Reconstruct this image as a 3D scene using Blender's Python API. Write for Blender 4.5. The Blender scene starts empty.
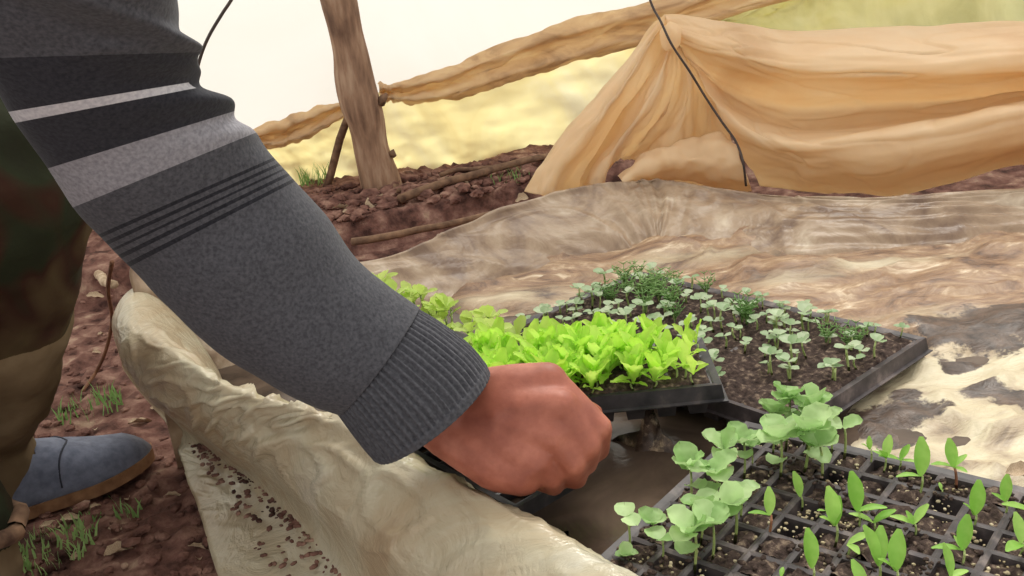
import bpy, bmesh, math, random
from mathutils import Vector, noise, Matrix
random.seed(7)
SC = bpy.context.scene
COL = SC.collection
V = Vector

# ------------------------------------------------------------------ camera, world, sun, exposure
CAM_H, PITCH, ROLL, FPX = 0.42, math.radians(19.5), math.radians(7.0), 950.0
_fw = V((0, math.cos(PITCH), -math.sin(PITCH)))
_up = V((1, 0, 0)).cross(_fw)
CR = V((1, 0, 0)) * math.cos(ROLL) - _up * math.sin(ROLL)
CU = V((1, 0, 0)) * math.sin(ROLL) + _up * math.cos(ROLL)
CO = V((0, 0, CAM_H))
cam_d = bpy.data.cameras.new('camera')
cam_d.lens = FPX / 1024 * 36.0
cam_d.sensor_width = 36.0
cam_d.clip_start = 0.02
cam = bpy.data.objects.new('camera', cam_d)
COL.objects.link(cam)
m3 = Matrix((CR, CU, -_fw)).transposed()
cam.matrix_world = Matrix.Translation(CO) @ m3.to_4x4()
SC.camera = cam

SC.view_settings.view_transform = 'Standard'
SC.view_settings.look = 'None'
SC.view_settings.exposure = 0.28
SC.view_settings.gamma = 1.0
SC.view_settings.use_curve_mapping = False

w = bpy.data.worlds.new('overcast_sky')
SC.world = w
w.use_nodes = True
wn = w.node_tree
wn.nodes['Background'].inputs['Color'].default_value = (1.0, 0.975, 0.93, 1)
wn.nodes['Background'].inputs['Strength'].default_value = 0.95

sun_d = bpy.data.lights.new('sun', 'SUN')
sun_d.energy = 2.3
sun_d.angle = math.radians(22)
sun_d.color = (1.0, 0.97, 0.9)
sun = bpy.data.objects.new('sun', sun_d)
COL.objects.link(sun)
sun.rotation_euler = V((-0.25, -0.62, -0.85)).to_track_quat('-Z', 'Y').to_euler()

G = -0.15            # soil level; the water in the bed is z = 0


def ray(x, y):
    return _fw + CR * ((x - 512) / FPX) + CU * ((288 - y) / FPX)


def P(x, y, z=0.0):      # point of the level z seen at that place of the photo
    d = ray(x, y)
    return CO + d * ((z - CAM_H) / d.z)


def PY(x, y, Y):         # point at depth Y
    d = ray(x, y)
    return CO + d * (Y / d.y)


def PD(x, y, dist):      # point at a distance
    return CO + ray(x, y).normalized() * dist


WA = P(320, 190, G + 0.03)
WB = P(620, 142, G + 0.03)
WD = (WB - WA).normalized()
WN = V((WD.y, -WD.x, 0))       # towards the camera
if WN.y > 0:
    WN = -WN


def PW(x, y, off=0.0):   # point on the greenhouse wall plane, off metres in front of it
    d = ray(x, y)
    a = WA + WN * off
    return CO + d * ((a - CO).dot(WN) / d.dot(WN))


def sr(r, g, b):
    f = lambda c: (c / 255 / 12.92) if c / 255 <= 0.04045 else ((c / 255 + 0.055) / 1.055) ** 2.4
    return (f(r), f(g), f(b), 1)


# ------------------------------------------------------------------ object helpers
def tag(o, label=None, cat=None, group=None, kind=None):
    if label: o['label'] = label
    if cat: o['category'] = cat
    if group: o['group'] = group
    if kind: o['kind'] = kind
    return o


def empty(name, loc, rz=0.0):
    o = bpy.data.objects.new(name, None)
    o.empty_display_size = 0.02
    o.location = loc
    o.rotation_euler = (0, 0, rz)
    COL.objects.link(o)
    return o


def mk(name, bm, mats, parent=None, smooth=True, world=False):
    me = bpy.data.meshes.new(name)
    bm.normal_update()
    bm.to_mesh(me)
    bm.free()
    if not isinstance(mats, (list, tuple)):
        mats = [mats]
    for m in mats:
        me.materials.append(m)
    if smooth:
        for p in me.polygons:
            p.use_smooth = True
    o = bpy.data.objects.new(name, me)
    COL.objects.link(o)
    if parent:
        o.parent = parent
        if world:                  # mesh was written in world coordinates
            o.matrix_parent_inverse = (Matrix.Translation(parent.location) @ parent.rotation_euler.to_matrix().to_4x4()).inverted()
    return o


def recentre(o):
    """puts the origin of a world-space mesh at its own base"""
    vs = [v.co for v in o.data.vertices]
    c = V((sum(v.x for v in vs) / len(vs), sum(v.y for v in vs) / len(vs), min(v.z for v in vs)))
    o.data.transform(Matrix.Translation(-c))
    o.location = c
    return o


def solid(o, t, off=0):
    m = o.modifiers.new('thickness', 'SOLIDIFY')
    m.thickness = t
    m.offset = off
    return o


def copy_tree(o, parent=None):
    c = o.copy()
    COL.objects.link(c)
    if parent:
        c.parent = parent
    for ch in list(o.children):
        copy_tree(ch, c)
    return c


def fbm(p, s, o=4):
    return noise.fractal(p * s, 1.0, 2.0, o)


def catmull(pts, n):
    """n samples along a Catmull-Rom spline through pts"""
    out = []
    k = len(pts) - 1
    for i in range(n):
        t = i / (n - 1) * k
        j = min(int(t), k - 1)
        f = t - j
        p1, p2 = pts[j], pts[j + 1]
        p0 = pts[j - 1] if j > 0 else p1 * 2 - p2
        p3 = pts[j + 2] if j + 2 <= k else p2 * 2 - p1
        out.append(0.5 * ((2 * p1) + (p2 - p0) * f + (2 * p0 - 5 * p1 + 4 * p2 - p3) * f * f + (3 * p1 - p0 - 3 * p2 + p3) * f ** 3))
    return out


def loft(rows, nu, nv, disp=None):
    """rows: list of point lists with equal counts. u runs along a row, v from row to row"""
    a = [catmull(r, nu) for r in rows]
    g = [catmull([a[j][i] for j in range(len(a))], nv) for i in range(nu)]   # g[u][v]
    bm = bmesh.new()
    vs = []
    for i in range(nu):
        col = []
        for j in range(nv):
            p = g[i][j]
            if disp:
                du = g[min(i + 1, nu - 1)][j] - g[max(i - 1, 0)][j]
                dv = g[i][min(j + 1, nv - 1)] - g[i][max(j - 1, 0)]
                n = du.cross(dv)
                if n.length > 1e-12:
                    n.normalize()
                p = p + n * disp(p, i / (nu - 1), j / (nv - 1))
            col.append(bm.verts.new(p))
        vs.append(col)
    for i in range(nu - 1):
        for j in range(nv - 1):
            bm.faces.new((vs[i][j], vs[i + 1][j], vs[i + 1][j + 1], vs[i][j + 1]))
    return bm


def tube(bm, pts, rads, seg=8, caps=True):
    rings = []
    n = len(pts)
    ref = V((0.13, 0.27, 0.95)).normalized()
    for i, p in enumerate(pts):
        d = (pts[min(i + 1, n - 1)] - pts[max(i - 1, 0)]).normalized()
        a = d.cross(ref)
        if a.length < 0.05:
            a = d.cross(V((1, 0, 0)))
        a.normalize()
        b = d.cross(a)
        r = rads[i] if isinstance(rads, (list, tuple)) else rads
        rings.append([bm.verts.new(p + a * (math.cos(2 * math.pi * k / seg) * r) + b * (math.sin(2 * math.pi * k / seg) * r)) for k in range(seg)])
    for i in range(n - 1):
        for k in range(seg):
            bm.faces.new((rings[i][k], rings[i][(k + 1) % seg], rings[i + 1][(k + 1) % seg], rings[i + 1][k]))
    if caps:
        bm.faces.new(rings[0][::-1])
        bm.faces.new(rings[-1])
    return bm


# ------------------------------------------------------------------ materials
def newmat(name):
    m = bpy.data.materials.new(name)
    m.use_nodes = True
    return m, m.node_tree, m.node_tree.nodes['Principled BSDF']


def nz(nt, scale, detail=4, rough=0.55, dist=0.0, vec=None):
    n = nt.nodes.new('ShaderNodeTexNoise')
    n.inputs['Scale'].default_value = scale
    n.inputs['Detail'].default_value = detail
    n.inputs['Roughness'].default_value = rough
    n.inputs['Distortion'].default_value = dist
    if vec is None:
        vec = geo(nt)
    nt.links.new(vec, n.inputs['Vector'])
    return n.outputs['Fac']


def geo(nt):
    g = nt.nodes.new('ShaderNodeTexCoord')
    return g.outputs['Object']


def ramp(nt, fac, stops, interp='LINEAR'):
    r = nt.nodes.new('ShaderNodeValToRGB')
    r.color_ramp.interpolation = interp
    el = r.color_ramp.elements
    while len(el) < len(stops):
        el.new(0.5)
    for e, (p, c) in zip(el, stops):
        e.position = p
        e.color = c
    nt.links.new(fac, r.inputs['Fac'])
    return r.outputs['Color']


def bump(nt, fac, strength, dist, bs):
    b = nt.nodes.new('ShaderNodeBump')
    b.inputs['Strength'].default_value = strength
    b.inputs['Distance'].default_value = dist
    nt.links.new(fac, b.inputs['Height'])
    nt.links.new(b.outputs['Normal'], bs.inputs['Normal'])
    return b


def mapping(nt, scale, rot=(0, 0, 0)):
    m = nt.nodes.new('ShaderNodeMapping')
    m.inputs['Scale'].default_value = scale
    m.inputs['Rotation'].default_value = rot
    nt.links.new(geo(nt), m.inputs['Vector'])
    return m.outputs['Vector']


def plain(name, stops, scale=30, rough=0.7, bstr=0.3, bscale=80, bdist=0.002, detail=4, vec_scale=None, spec=0.4, sheen=0):
    m, nt, bs = newmat(name)
    vec = mapping(nt, vec_scale) if vec_scale else None
    nt.links.new(ramp(nt, nz(nt, scale, detail, vec=vec), stops), bs.inputs['Base Color'])
    bs.inputs['Roughness'].default_value = rough
    bs.inputs['Specular IOR Level'].default_value = spec
    bs.inputs['Sheen Weight'].default_value = sheen
    if bstr:
        bump(nt, nz(nt, bscale, detail, vec=vec), bstr, bdist, bs)
    return m


def film(name, stops, scale=6, transl=0.35, rough=0.3, bstr=0.4, bscale=40, bdist=0.003, spec=0.5, stretch=None, dist=1.0):
    """milky plastic film: some of the light comes through it"""
    m, nt, bs = newmat(name)
    vec = mapping(nt, stretch) if stretch else None
    c = ramp(nt, nz(nt, scale, 6, 0.6, dist, vec=vec), stops)
    nt.links.new(c, bs.inputs['Base Color'])
    bs.inputs['Roughness'].default_value = rough
    bs.inputs['Specular IOR Level'].default_value = spec
    b = bump(nt, nz(nt, bscale, 5, 0.6, dist * 1.5, vec=vec), bstr, bdist, bs)
    tr = nt.nodes.new('ShaderNodeBsdfTranslucent')
    nt.links.new(c, tr.inputs['Color'])
    mx = nt.nodes.new('ShaderNodeMixShader')
    mx.inputs['Fac'].default_value = transl
    nt.links.new(bs.outputs['BSDF'], mx.inputs[1])
    nt.links.new(tr.outputs['BSDF'], mx.inputs[2])
    nt.links.new(mx.outputs['Shader'], nt.nodes['Material Output'].inputs['Surface'])
    return m


def leafmat(name, c1, c2, transl=0.35, rough=0.5):
    m, nt, bs = newmat(name)
    oi = nt.nodes.new('ShaderNodeObjectInfo')
    mixn = nt.nodes.new('ShaderNodeMath')
    mixn.operation = 'ADD'
    n = nz(nt, 60, 3)
    sc = nt.nodes.new('ShaderNodeMath')
    sc.operation = 'MULTIPLY'
    sc.inputs[1].default_value = 0.5
    nt.links.new(oi.outputs['Random'], sc.inputs[0])
    sub = nt.nodes.new('ShaderNodeMath')
    sub.operation = 'SUBTRACT'
    sub.inputs[1].default_value = 0.25
    nt.links.new(n, sub.inputs[0])
    nt.links.new(sub.outputs[0], mixn.inputs[0])
    nt.links.new(sc.outputs[0], mixn.inputs[1])
    c = ramp(nt, mixn.outputs[0], [(0.2, c1), (0.75, c2)])
    nt.links.new(c, bs.inputs['Base Color'])
    bs.inputs['Roughness'].default_value = rough
    bs.inputs['Specular IOR Level'].default_value = 0.35
    tr = nt.nodes.new('ShaderNodeBsdfTranslucent')
    nt.links.new(c, tr.inputs['Color'])
    mx = nt.nodes.new('ShaderNodeMixShader')
    mx.inputs['Fac'].default_value = transl
    nt.links.new(bs.outputs['BSDF'], mx.inputs[1])
    nt.links.new(tr.outputs['BSDF'], mx.inputs[2])
    nt.links.new(mx.outputs['Shader'], nt.nodes['Material Output'].inputs['Surface'])
    return m


M = {}
M['soil'] = plain('red_brown_soil', [(0.34, sr(72, 50, 45)), (0.5, sr(120, 86, 76)), (0.62, sr(150, 116, 102)), (0.76, sr(188, 162, 138))], 26, 0.95, 0.9, 70, 0.01, 6, spec=0.15)
M['peat'] = plain('dark_peat', [(0.3, sr(42, 34, 32)), (0.55, sr(82, 68, 62)), (0.68, sr(138, 120, 104))], 160, 0.95, 0.9, 220, 0.004, 5, spec=0.12)
M['tray'] = plain('black_tray_plastic', [(0.35, sr(34, 33, 36)), (0.6, sr(62, 58, 60)), (0.75, sr(96, 88, 84))], 45, 0.45, 0.2, 120, 0.001, 5)
M['tray_grey'] = plain('dusty_tray_plastic', [(0.3, sr(40, 36, 37)), (0.55, sr(76, 68, 69)), (0.7, sr(122, 110, 106))], 45, 0.5, 0.2, 120, 0.001, 5)
M['bark'] = plain('weathered_bark', [(0.3, sr(104, 78, 62)), (0.5, sr(152, 120, 96)), (0.7, sr(184, 156, 130))], 14, 0.85, 0.7, 30, 0.006, 6, vec_scale=(3, 3, 0.6))
M['twig'] = plain('dry_twig', [(0.3, sr(78, 56, 44)), (0.7, sr(150, 118, 92))], 40, 0.9, 0.5, 80, 0.002)
M['litter'] = plain('dry_leaf_litter', [(0.3, sr(140, 112, 84)), (0.7, sr(206, 186, 158))], 60, 0.8, 0.3, 120, 0.001)
M['film_white'] = film('white_wall_film', [(0.3, (0.9, 0.9, 0.83, 1)), (0.7, (0.95, 0.95, 0.9, 1))], 1.5, 0.75, 0.4, 0.15, 6)
M['film_yellow'] = film('yellowed_wall_film', [(0.3, sr(240, 228, 186)), (0.45, sr(252, 246, 210)), (0.7, sr(252, 249, 226))], 3.5, 0.88, 0.4, 0.5, 9, 0.01)
M['film_green'] = film('greenish_wall_film', [(0.3, sr(222, 222, 186)), (0.55, sr(240, 240, 212)), (0.7, sr(248, 247, 226))], 5, 0.7, 0.4, 0.5, 9, 0.01)
M['film_brown'] = film('dusty_rolled_film', [(0.3, sr(200, 170, 134)), (0.5, sr(236, 212, 174)), (0.7, sr(250, 234, 200))], 7, 0.6, 0.45, 0.5, 22, 0.01, stretch=(1, 1, 3))
M['film_tan'] = film('tan_curtain_film', [(0.25, sr(234, 208, 170)), (0.5, sr(248, 228, 194)), (0.75, sr(252, 238, 212))], 3.5, 0.6, 0.42, 0.35, 12, 0.006, 0.3)
M['film_edge'] = film('cloudy_edge_film', [(0.25, sr(164, 136, 108)), (0.42, sr(198, 178, 146)), (0.6, sr(212, 202, 174)), (0.8, sr(232, 228, 212))], 4, 0.2, 0.2, 0.5, 16, 0.009, 0.7, dist=2.2)
M['film_pink'] = film('cloudy_grey_film', [(0.36, sr(132, 106, 86)), (0.48, sr(172, 146, 120)), (0.56, sr(190, 166, 140)), (0.68, sr(226, 210, 186))], 7, 0.2, 0.34, 0.45, 20, 0.005, 0.5, dist=1.6)
M['wire'] = plain('dark_wire', [(0.3, sr(50, 40, 38)), (0.7, sr(80, 66, 60))], 40, 0.5, 0)
M['string'] = plain('brown_cord', [(0.3, sr(96, 62, 44)), (0.7, sr(132, 92, 66))], 40, 0.8, 0)


def floormat():
    m, nt, bs = newmat('muddy_liner_film')
    vec = mapping(nt, (1.0, 1.9, 1.0), (0, 0, math.radians(-12)))
    base = ramp(nt, nz(nt, 9, 8, 0.68, 1.6, vec), [(0.36, sr(98, 74, 58)), (0.46, sr(146, 114, 88)), (0.55, sr(172, 142, 112)), (0.61, sr(206, 182, 152)), (0.68, sr(236, 222, 198))])
    # paler film: painted glare streaks, and cleaner towards the right front of the bed, where the mud has run off
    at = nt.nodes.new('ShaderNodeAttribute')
    at.attribute_name = 'clean_glare'
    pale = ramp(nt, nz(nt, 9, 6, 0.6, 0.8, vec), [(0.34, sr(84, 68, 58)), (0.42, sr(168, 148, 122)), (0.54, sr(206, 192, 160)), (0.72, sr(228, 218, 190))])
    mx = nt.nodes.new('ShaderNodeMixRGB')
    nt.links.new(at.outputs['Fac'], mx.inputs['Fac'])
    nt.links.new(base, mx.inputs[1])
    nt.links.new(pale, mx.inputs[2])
    # dirt left lying in patches
    at2 = nt.nodes.new('ShaderNodeAttribute')
    at2.attribute_name = 'mud'
    mx2 = nt.nodes.new('ShaderNodeMixRGB')
    dirt = ramp(nt, nz(nt, 60, 6, 0.7), [(0.35, sr(50, 38, 32)), (0.65, sr(104, 84, 70))])
    ma = nt.nodes.new('ShaderNodeMath'); ma.operation = 'ADD'
    nt.links.new(at2.outputs['Fac'], ma.inputs[0])
    nt.links.new(nz(nt, 24, 6, 0.7), ma.inputs[1])
    r2 = ramp(nt, ma.outputs[0], [(0.82, (0, 0, 0, 1)), (0.9, (1, 1, 1, 1))])
    nt.links.new(r2, mx2.inputs['Fac'])
    nt.links.new(mx.outputs[0], mx2.inputs[1])
    nt.links.new(dirt, mx2.inputs[2])
    nt.links.new(mx2.outputs[0], bs.inputs['Base Color'])
    bs.inputs['Roughness'].default_value = 0.42
    bs.inputs['Specular IOR Level'].default_value = 0.5
    bump(nt, nz(nt, 22, 7, 0.62, 1.5, vec), 0.6, 0.006, bs)
    return m


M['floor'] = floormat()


def watermat():
    m, nt, bs = newmat('murky_water')
    nt.links.new(ramp(nt, nz(nt, 9, 5, 0.6, 1.0), [(0.3, sr(60, 49, 42)), (0.7, sr(108, 91, 78))]), bs.inputs['Base Color'])
    bs.inputs['Roughness'].default_value = 0.16
    bs.inputs['Specular IOR Level'].default_value = 0.5
    bs.inputs['IOR'].default_value = 1.33
    bump(nt, nz(nt, 28, 4, 0.6, 0.5), 0.25, 0.003, bs)
    return m


M['water'] = watermat()


def knit(name, stops, rough=0.95):
    m, nt, bs = newmat(name)
    nt.links.new(ramp(nt, nz(nt, 420, 2), stops), bs.inputs['Base Color'])
    bs.inputs['Roughness'].default_value = rough
    bs.inputs['Specular IOR Level'].default_value = 0.15
    bs.inputs['Sheen Weight'].default_value = 0.08
    bump(nt, nz(nt, 420, 3), 0.35, 0.001, bs)
    return m


M['knit_grey'] = knit('grey_knit', [(0.3, sr(62, 62, 67)), (0.7, sr(86, 86, 91))])
M['knit_dark'] = knit('charcoal_knit', [(0.3, sr(38, 38, 44)), (0.7, sr(54, 54, 60))])
M['knit_black'] = knit('black_knit', [(0.3, sr(30, 31, 36)), (0.7, sr(46, 46, 52))])
M['knit_light'] = knit('pale_grey_knit', [(0.3, sr(122, 120, 126)), (0.7, sr(152, 150, 155))])
M['knit_white'] = knit('white_knit', [(0.3, sr(176, 174, 180)), (0.7, sr(206, 204, 206))])


def camomat():
    m, nt, bs = newmat('camouflage_cloth')
    c = ramp(nt, nz(nt, 9, 2, 0.4, 0.6), [(0.2, sr(30, 22, 22)), (0.45, sr(46, 50, 36)), (0.52, sr(60, 40, 32)), (0.6, sr(84, 70, 50)), (0.68, sr(44, 52, 38))])
    at = nt.nodes.new('ShaderNodeAttribute')
    at.attribute_name = 'lower'
    tan = ramp(nt, nz(nt, 14, 3), [(0.3, sr(112, 92, 66)), (0.7, sr(150, 128, 98))])
    mx = nt.nodes.new('ShaderNodeMixRGB')
    nt.links.new(at.outputs['Fac'], mx.inputs['Fac'])
    nt.links.new(c, mx.inputs[1])
    nt.links.new(tan, mx.inputs[2])
    nt.links.new(mx.outputs[0], bs.inputs['Base Color'])
    bs.inputs['Roughness'].default_value = 0.95
    bs.inputs['Specular IOR Level'].default_value = 0.1
    bump(nt, nz(nt, 25, 4), 0.4, 0.01, bs)
    return m


M['camo'] = camomat()
M['tan_cloth'] = plain('tan_cloth', [(0.3, sr(92, 76, 56)), (0.55, sr(122, 104, 80)), (0.7, sr(140, 122, 96))], 12, 0.95, 0.3, 60, 0.004, spec=0.1)
M['shoe'] = plain('blue_grey_canvas', [(0.3, sr(92, 98, 116)), (0.7, sr(122, 128, 146))], 90, 0.85, 0.3, 300, 0.001, sheen=0.1)
M['sole'] = plain('tan_rubber_sole', [(0.3, sr(120, 84, 58)), (0.7, sr(160, 120, 86))], 60, 0.8, 0.2)
M['seam'] = plain('dark_shoe_seam', [(0.3, sr(48, 50, 60)), (0.7, sr(60, 62, 74))], 60, 0.8, 0)


def skinmat():
    m, nt, bs = newmat('weathered_skin')
    nt.links.new(ramp(nt, nz(nt, 26, 5, 0.6), [(0.3, sr(132, 70, 54)), (0.5, sr(158, 90, 70)), (0.7, sr(186, 116, 94))]), bs.inputs['Base Color'])
    bs.inputs['Roughness'].default_value = 0.55
    bs.inputs['Subsurface Weight'].default_value = 0.12
    bs.inputs['Subsurface Radius'].default_value = (0.01, 0.004, 0.002)
    bs.inputs['Subsurface Scale'].default_value = 0.3
    bump(nt, nz(nt, 140, 5, 0.6), 0.25, 0.0015, bs)
    return m


M['skin'] = skinmat()
M['brassica'] = leafmat('soft_green_leaf', sr(150, 190, 114), sr(202, 228, 166))
M['chard'] = leafmat('fresh_green_leaf', sr(134, 190, 72), sr(182, 222, 116))
M['lettuce'] = leafmat('lime_lettuce_leaf', sr(184, 230, 76), sr(220, 250, 122), 0.5)
M['pale'] = leafmat('pale_grey_green_leaf', sr(158, 186, 138), sr(208, 222, 186))
M['feather'] = leafmat('mid_green_feather_leaf', sr(122, 164, 92), sr(164, 196, 126))
M['yellow'] = leafmat('yellow_green_leaf', sr(184, 212, 92), sr(222, 238, 146), 0.45)
M['stem'] = leafmat('pale_green_stem', sr(140, 160, 90), sr(176, 190, 122), 0.2)
M['stem_red'] = leafmat('reddish_stem', sr(140, 92, 70), sr(170, 120, 84), 0.2)
M['perlite'] = plain('vermiculite', [(0.3, sr(160, 140, 104)), (0.7, sr(214, 202, 168))], 90, 0.8, 0)

# ------------------------------------------------------------------ the ground
BED = []     # crest line of the bed edge, filled below


def seam_y(x):           # where the soil steps up towards the wall
    return 2.04 + (x + 0.345) * 0.29


def ground_h(x, y):
    s = (y - seam_y(x)) / 0.03
    s = max(0, min(1, s))
    rise = 0.05 * s * s * (3 - 2 * s)
    if x > 0.6:
        rise *= max(0, 1 - (x - 0.6) * 3)
    p = V((x, y, 0))
    z = G - 0.03 * (1 if y > 1.45 else 0) * (1 - s) + rise
    z += fbm(p, 5, 4) * 0.012 + fbm(p, 22, 4) * 0.009 + max(0, fbm(p + V((9, 3, 0)), 55, 3)) * 0.011
    return z


bm = bmesh.new()
NX, NY = 420, 420
x0, x1, y0, y1 = -2.2, 3.4, -0.6, 4.2
# finer cells where the soil is seen
def warp(t):
    return t
xs = []
x = x0
while x < x1:
    xs.append(x)
    x += 0.011 if -1.0 < x < 0.6 else 0.05
ys = []
y = y0
while y < y1:
    ys.append(y)
    y += 0.011 if 0.6 < y < 3.1 else 0.05
grid = [[bm.verts.new((x, y, ground_h(x, y))) for y in ys] for x in xs]
for i in range(len(xs) - 1):
    for j in range(len(ys) - 1):
        bm.faces.new((grid[i][j], grid[i + 1][j], grid[i + 1][j + 1], grid[i][j + 1]))
tag(mk('ground', bm, M['soil']), kind='structure')

# ------------------------------------------------------------------ greenhouse wall
def wall_pt(u, z, off=0):
    p = WA + WD * u + WN * off
    return V((p.x, p.y, z))


def wl(u, z, a=0.012):
    return fbm(V((u, z * 0.6, 3.3)), 1.6, 4) * a


bm = bmesh.new()
nu, nv = 160, 50
_zl = [(( PW(x, y) - WA).dot(WD), PW(x, y).z) for x, y in [(-200, 262), (120, 172), (345, 104), (520, 54), (700, 8), (1000, -88), (1500, -240)]]


def roll_z(u):           # height of the rolled strip: the white film ends there, other film hangs below
    if u <= _zl[0][0]:
        return _zl[0][1]
    for (a, za), (b, zb) in zip(_zl[:-1], _zl[1:]):
        if u <= b:
            return za + (zb - za) * (u - a) / (b - a)
    return _zl[-1][1]


g = []
for i in range(nu):
    u_ = -3 + 8 * i / (nu - 1)
    zb = roll_z(u_)
    g.append([bm.verts.new(wall_pt(u_, zb + (2.6 + G - zb) * j / (nv - 1), wl(i / 20, j / 20, 0.02))) for j in range(nv)])
for i in range(nu - 1):
    for j in range(nv - 1):
        bm.faces.new((g[i][j], g[i + 1][j], g[i + 1][j + 1], g[i][j + 1]))
wall = mk('wall_back', bm, M['film_white'])
tag(wall, kind='structure')

# yellowed skirt of film on the lower wall, under the rolled strip
ST = [(-420, 330), (-150, 252), (20, 202), (120, 172), (190, 152), (255, 137), (300, 126), (345, 110), (380, 92), (440, 84), (520, 60), (600, 38), (680, 16), (760, -6), (860, -36), (1000, -78)]
row_top = [PW(x, y, 0.01) for x, y in ST]
row_mid = [V((p.x, p.y, G + (p.z - G) * 0.45)) + WN * 0.01 for p in row_top]
row_bot = [V((p.x, p.y, G - 0.02)) + WN * (0.02 + 0.02 * (i % 2)) for i, p in enumerate(row_top)]


def skirt_d(p, u, v):
    return fbm(V((u * 26, v * 2.2, 1)), 1, 4) * 0.022 * (0.3 + v) + fbm(p, 14, 3) * 0.006


o = mk('wall_skirt', loft([row_top, row_mid, row_bot], 220, 50, skirt_d), M['film_yellow'])
solid(o, 0.001)
tag(o, 'yellowed plastic film skirt along the foot of the white greenhouse wall', 'plastic film')
recentre(o)

# greenish dirty film at the top right, above the tan curtain
GP = [(700, 34), (780, 8), (860, -14), (1000, -52), (1180, -104), (1400, -160)]
r0 = [PW(x, y - 10, 0.03) for x, y in GP]
r1 = [PW(x, y + 60, 0.05) for x, y in GP]
r1 = [V((p.x, p.y, G + 0.05)) + WN * 0.08 for p in r0]
r0b = [PW(x, y + 20, 0.06) for x, y in GP]
o = mk('wall_film_panel', loft([r0, r0b, r1], 120, 40, lambda p, u, v: fbm(V((u * 14, v * 3, 5)), 1, 4) * 0.03), M['film_green'])
solid(o, 0.001)
tag(o, 'greenish dirty film panel on the wall above the tan curtain', 'plastic film')
recentre(o)

# rolled-up strip
def roll(name, top, bot, label, bulge=0.035):
    rt = [PW(x, y, 0.075) for x, y in top]
    rb = [PW(x, y, 0.075) for x, y in bot]
    m1 = [a.lerp(b, 0.22) + WN * bulge for a, b in zip(rt, rb)]
    m2 = [a.lerp(b, 0.5) + WN * bulge * 0.35 for a, b in zip(rt, rb)]
    m3 = [a.lerp(b, 0.78) + WN * bulge * 1.1 for a, b in zip(rt, rb)]
    def d(p, u, v):
        return 0.010 * fbm(V((u * 9, v * 5 + u * 5, 2)), 1, 3) + 0.006 * fbm(V((u * 22, v * 4, 7)), 1, 2)
    o = mk(name, loft([rt, m1, m2, m3, rb], 240, 34, d), M['film_brown'])
    solid(o, 0.002)
    tag(o, label, 'plastic film')
    return recentre(o)


roll('rolled_film_strip', [(-300, 286), (-100, 228), (60, 184), (160, 157), (255, 128), (300, 112), (352, 96)],
     [(-300, 310), (-100, 252), (60, 208), (160, 182), (262, 149), (300, 141), (354, 112)], 'short brown rolled-up film strip left of the wooden post, along the wall')
roll('rolled_film_strip', [(378, 84), (395, 82), (450, 66), (520, 37), (600, 12), (660, 0), (740, -22), (860, -60)],
     [(380, 98), (400, 101), (440, 103), (500, 85), (560, 68), (620, 50), (700, 26), (860, -18)], 'long brown rolled-up film strip from the wooden post up to the right')

# ------------------------------------------------------------------ wooden post and brace
pb = P(386, 206, G + 0.0)
pb.y -= 0.02
pt = PY(340, 0, pb.y - 0.02)
pd = (pt - pb)
root = empty('wooden_post', pb)
bm = bmesh.new()
N = 46
pts, rd = [], []
for i in range(N):
    t = i / (N - 1)
    p = pb + V((0, 0, -0.04)) + pd * (t * 1.9)
    p += V((fbm(V((t * 4, 0, 0)), 1, 2) * 0.008, 0, 0))
    pts.append(p)
    rd.append(0.049 - 0.009 * t * 1.6 + 0.003 * math.sin(t * 23))
tube(bm, pts, rd, 28)
for v in bm.verts:
    n = noise.noise_vector(v.co * 14)
    v.co += n * 0.004
mk('trunk', bm, M['bark'], root, world=True)
bm = bmesh.new()     # a knot and a strip of peeled bark
a = pb + pd * 0.52 + V((0.043, -0.012, 0))
tube(bm, [a, a + V((0.012, -0.006, 0.012)), a + V((0.02, -0.008, 0.02))], [0.013, 0.009, 0.004], 8)
mk('knot', bm, M['twig'], root, world=True)
bm = bmesh.new()
b = pb + pd * 0.28 + V((0.044, -0.01, 0))
tube(bm, [b, b + V((0.008, -0.006, -0.012))], [0.01, 0.006], 8)
mk('knot', bm, M['twig'], root, world=True)
bm = bmesh.new()
q = pb + V((-0.016, -0.056, -0.01))
for s in range(5):
    tube(bm, [q + V((0.012 * s - 0.02, -0.004, 0)), q + V((0.013 * s - 0.018, -0.008, 0.03 + 0.012 * (s % 2)))], [0.009, 0.005], 6)
mk('splintered_foot', bm, M['litter'], root, world=True)
tag(root, 'leaning brown wooden post in the soil at the white wall', 'post')

s0, s1 = P(318, 212, G - 0.01), PY(352, 106, pb.y + 0.02)
bm = tube(bmesh.new(), [s0, s0.lerp(s1, 0.35) + V((0.004, 0, 0.004)), s0.lerp(s1, 0.7) + V((-0.004, 0, 0)), s1, s1 + (s1 - s0) * 0.06], [0.011, 0.010, 0.010, 0.009, 0.008], 10)
tag(recentre(mk('wooden_brace', bm, M['twig'])), 'thin dark stick leaning against the left side of the wooden post', 'stick')

# sticks on the soil
def stick(a, b, r, label, sag=0.01, name='fallen_stick', mat='twig'):
    n = 14
    pts = []
    for i in range(n):
        t = i / (n - 1)
        p = a.lerp(b, t)
        pts.append(p + V((fbm(V((t * 3, a.x * 9, 1)), 1, 2) * 0.02, fbm(V((t * 3, 4, a.y * 9)), 1, 2) * 0.02, sag * math.sin(t * math.pi))))
    o = mk(name, tube(bmesh.new(), pts, [r * (1 - 0.3 * i / n) for i in range(n)], 8), M[mat])
    tag(o, label, 'stick')
    return recentre(o)


def gp(x, y, lift=0.0):
    p = P(x, y, G + 0.02)
    for _ in range(4):
        p = P(x, y, ground_h(p.x, p.y) + lift)
    return p


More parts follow.
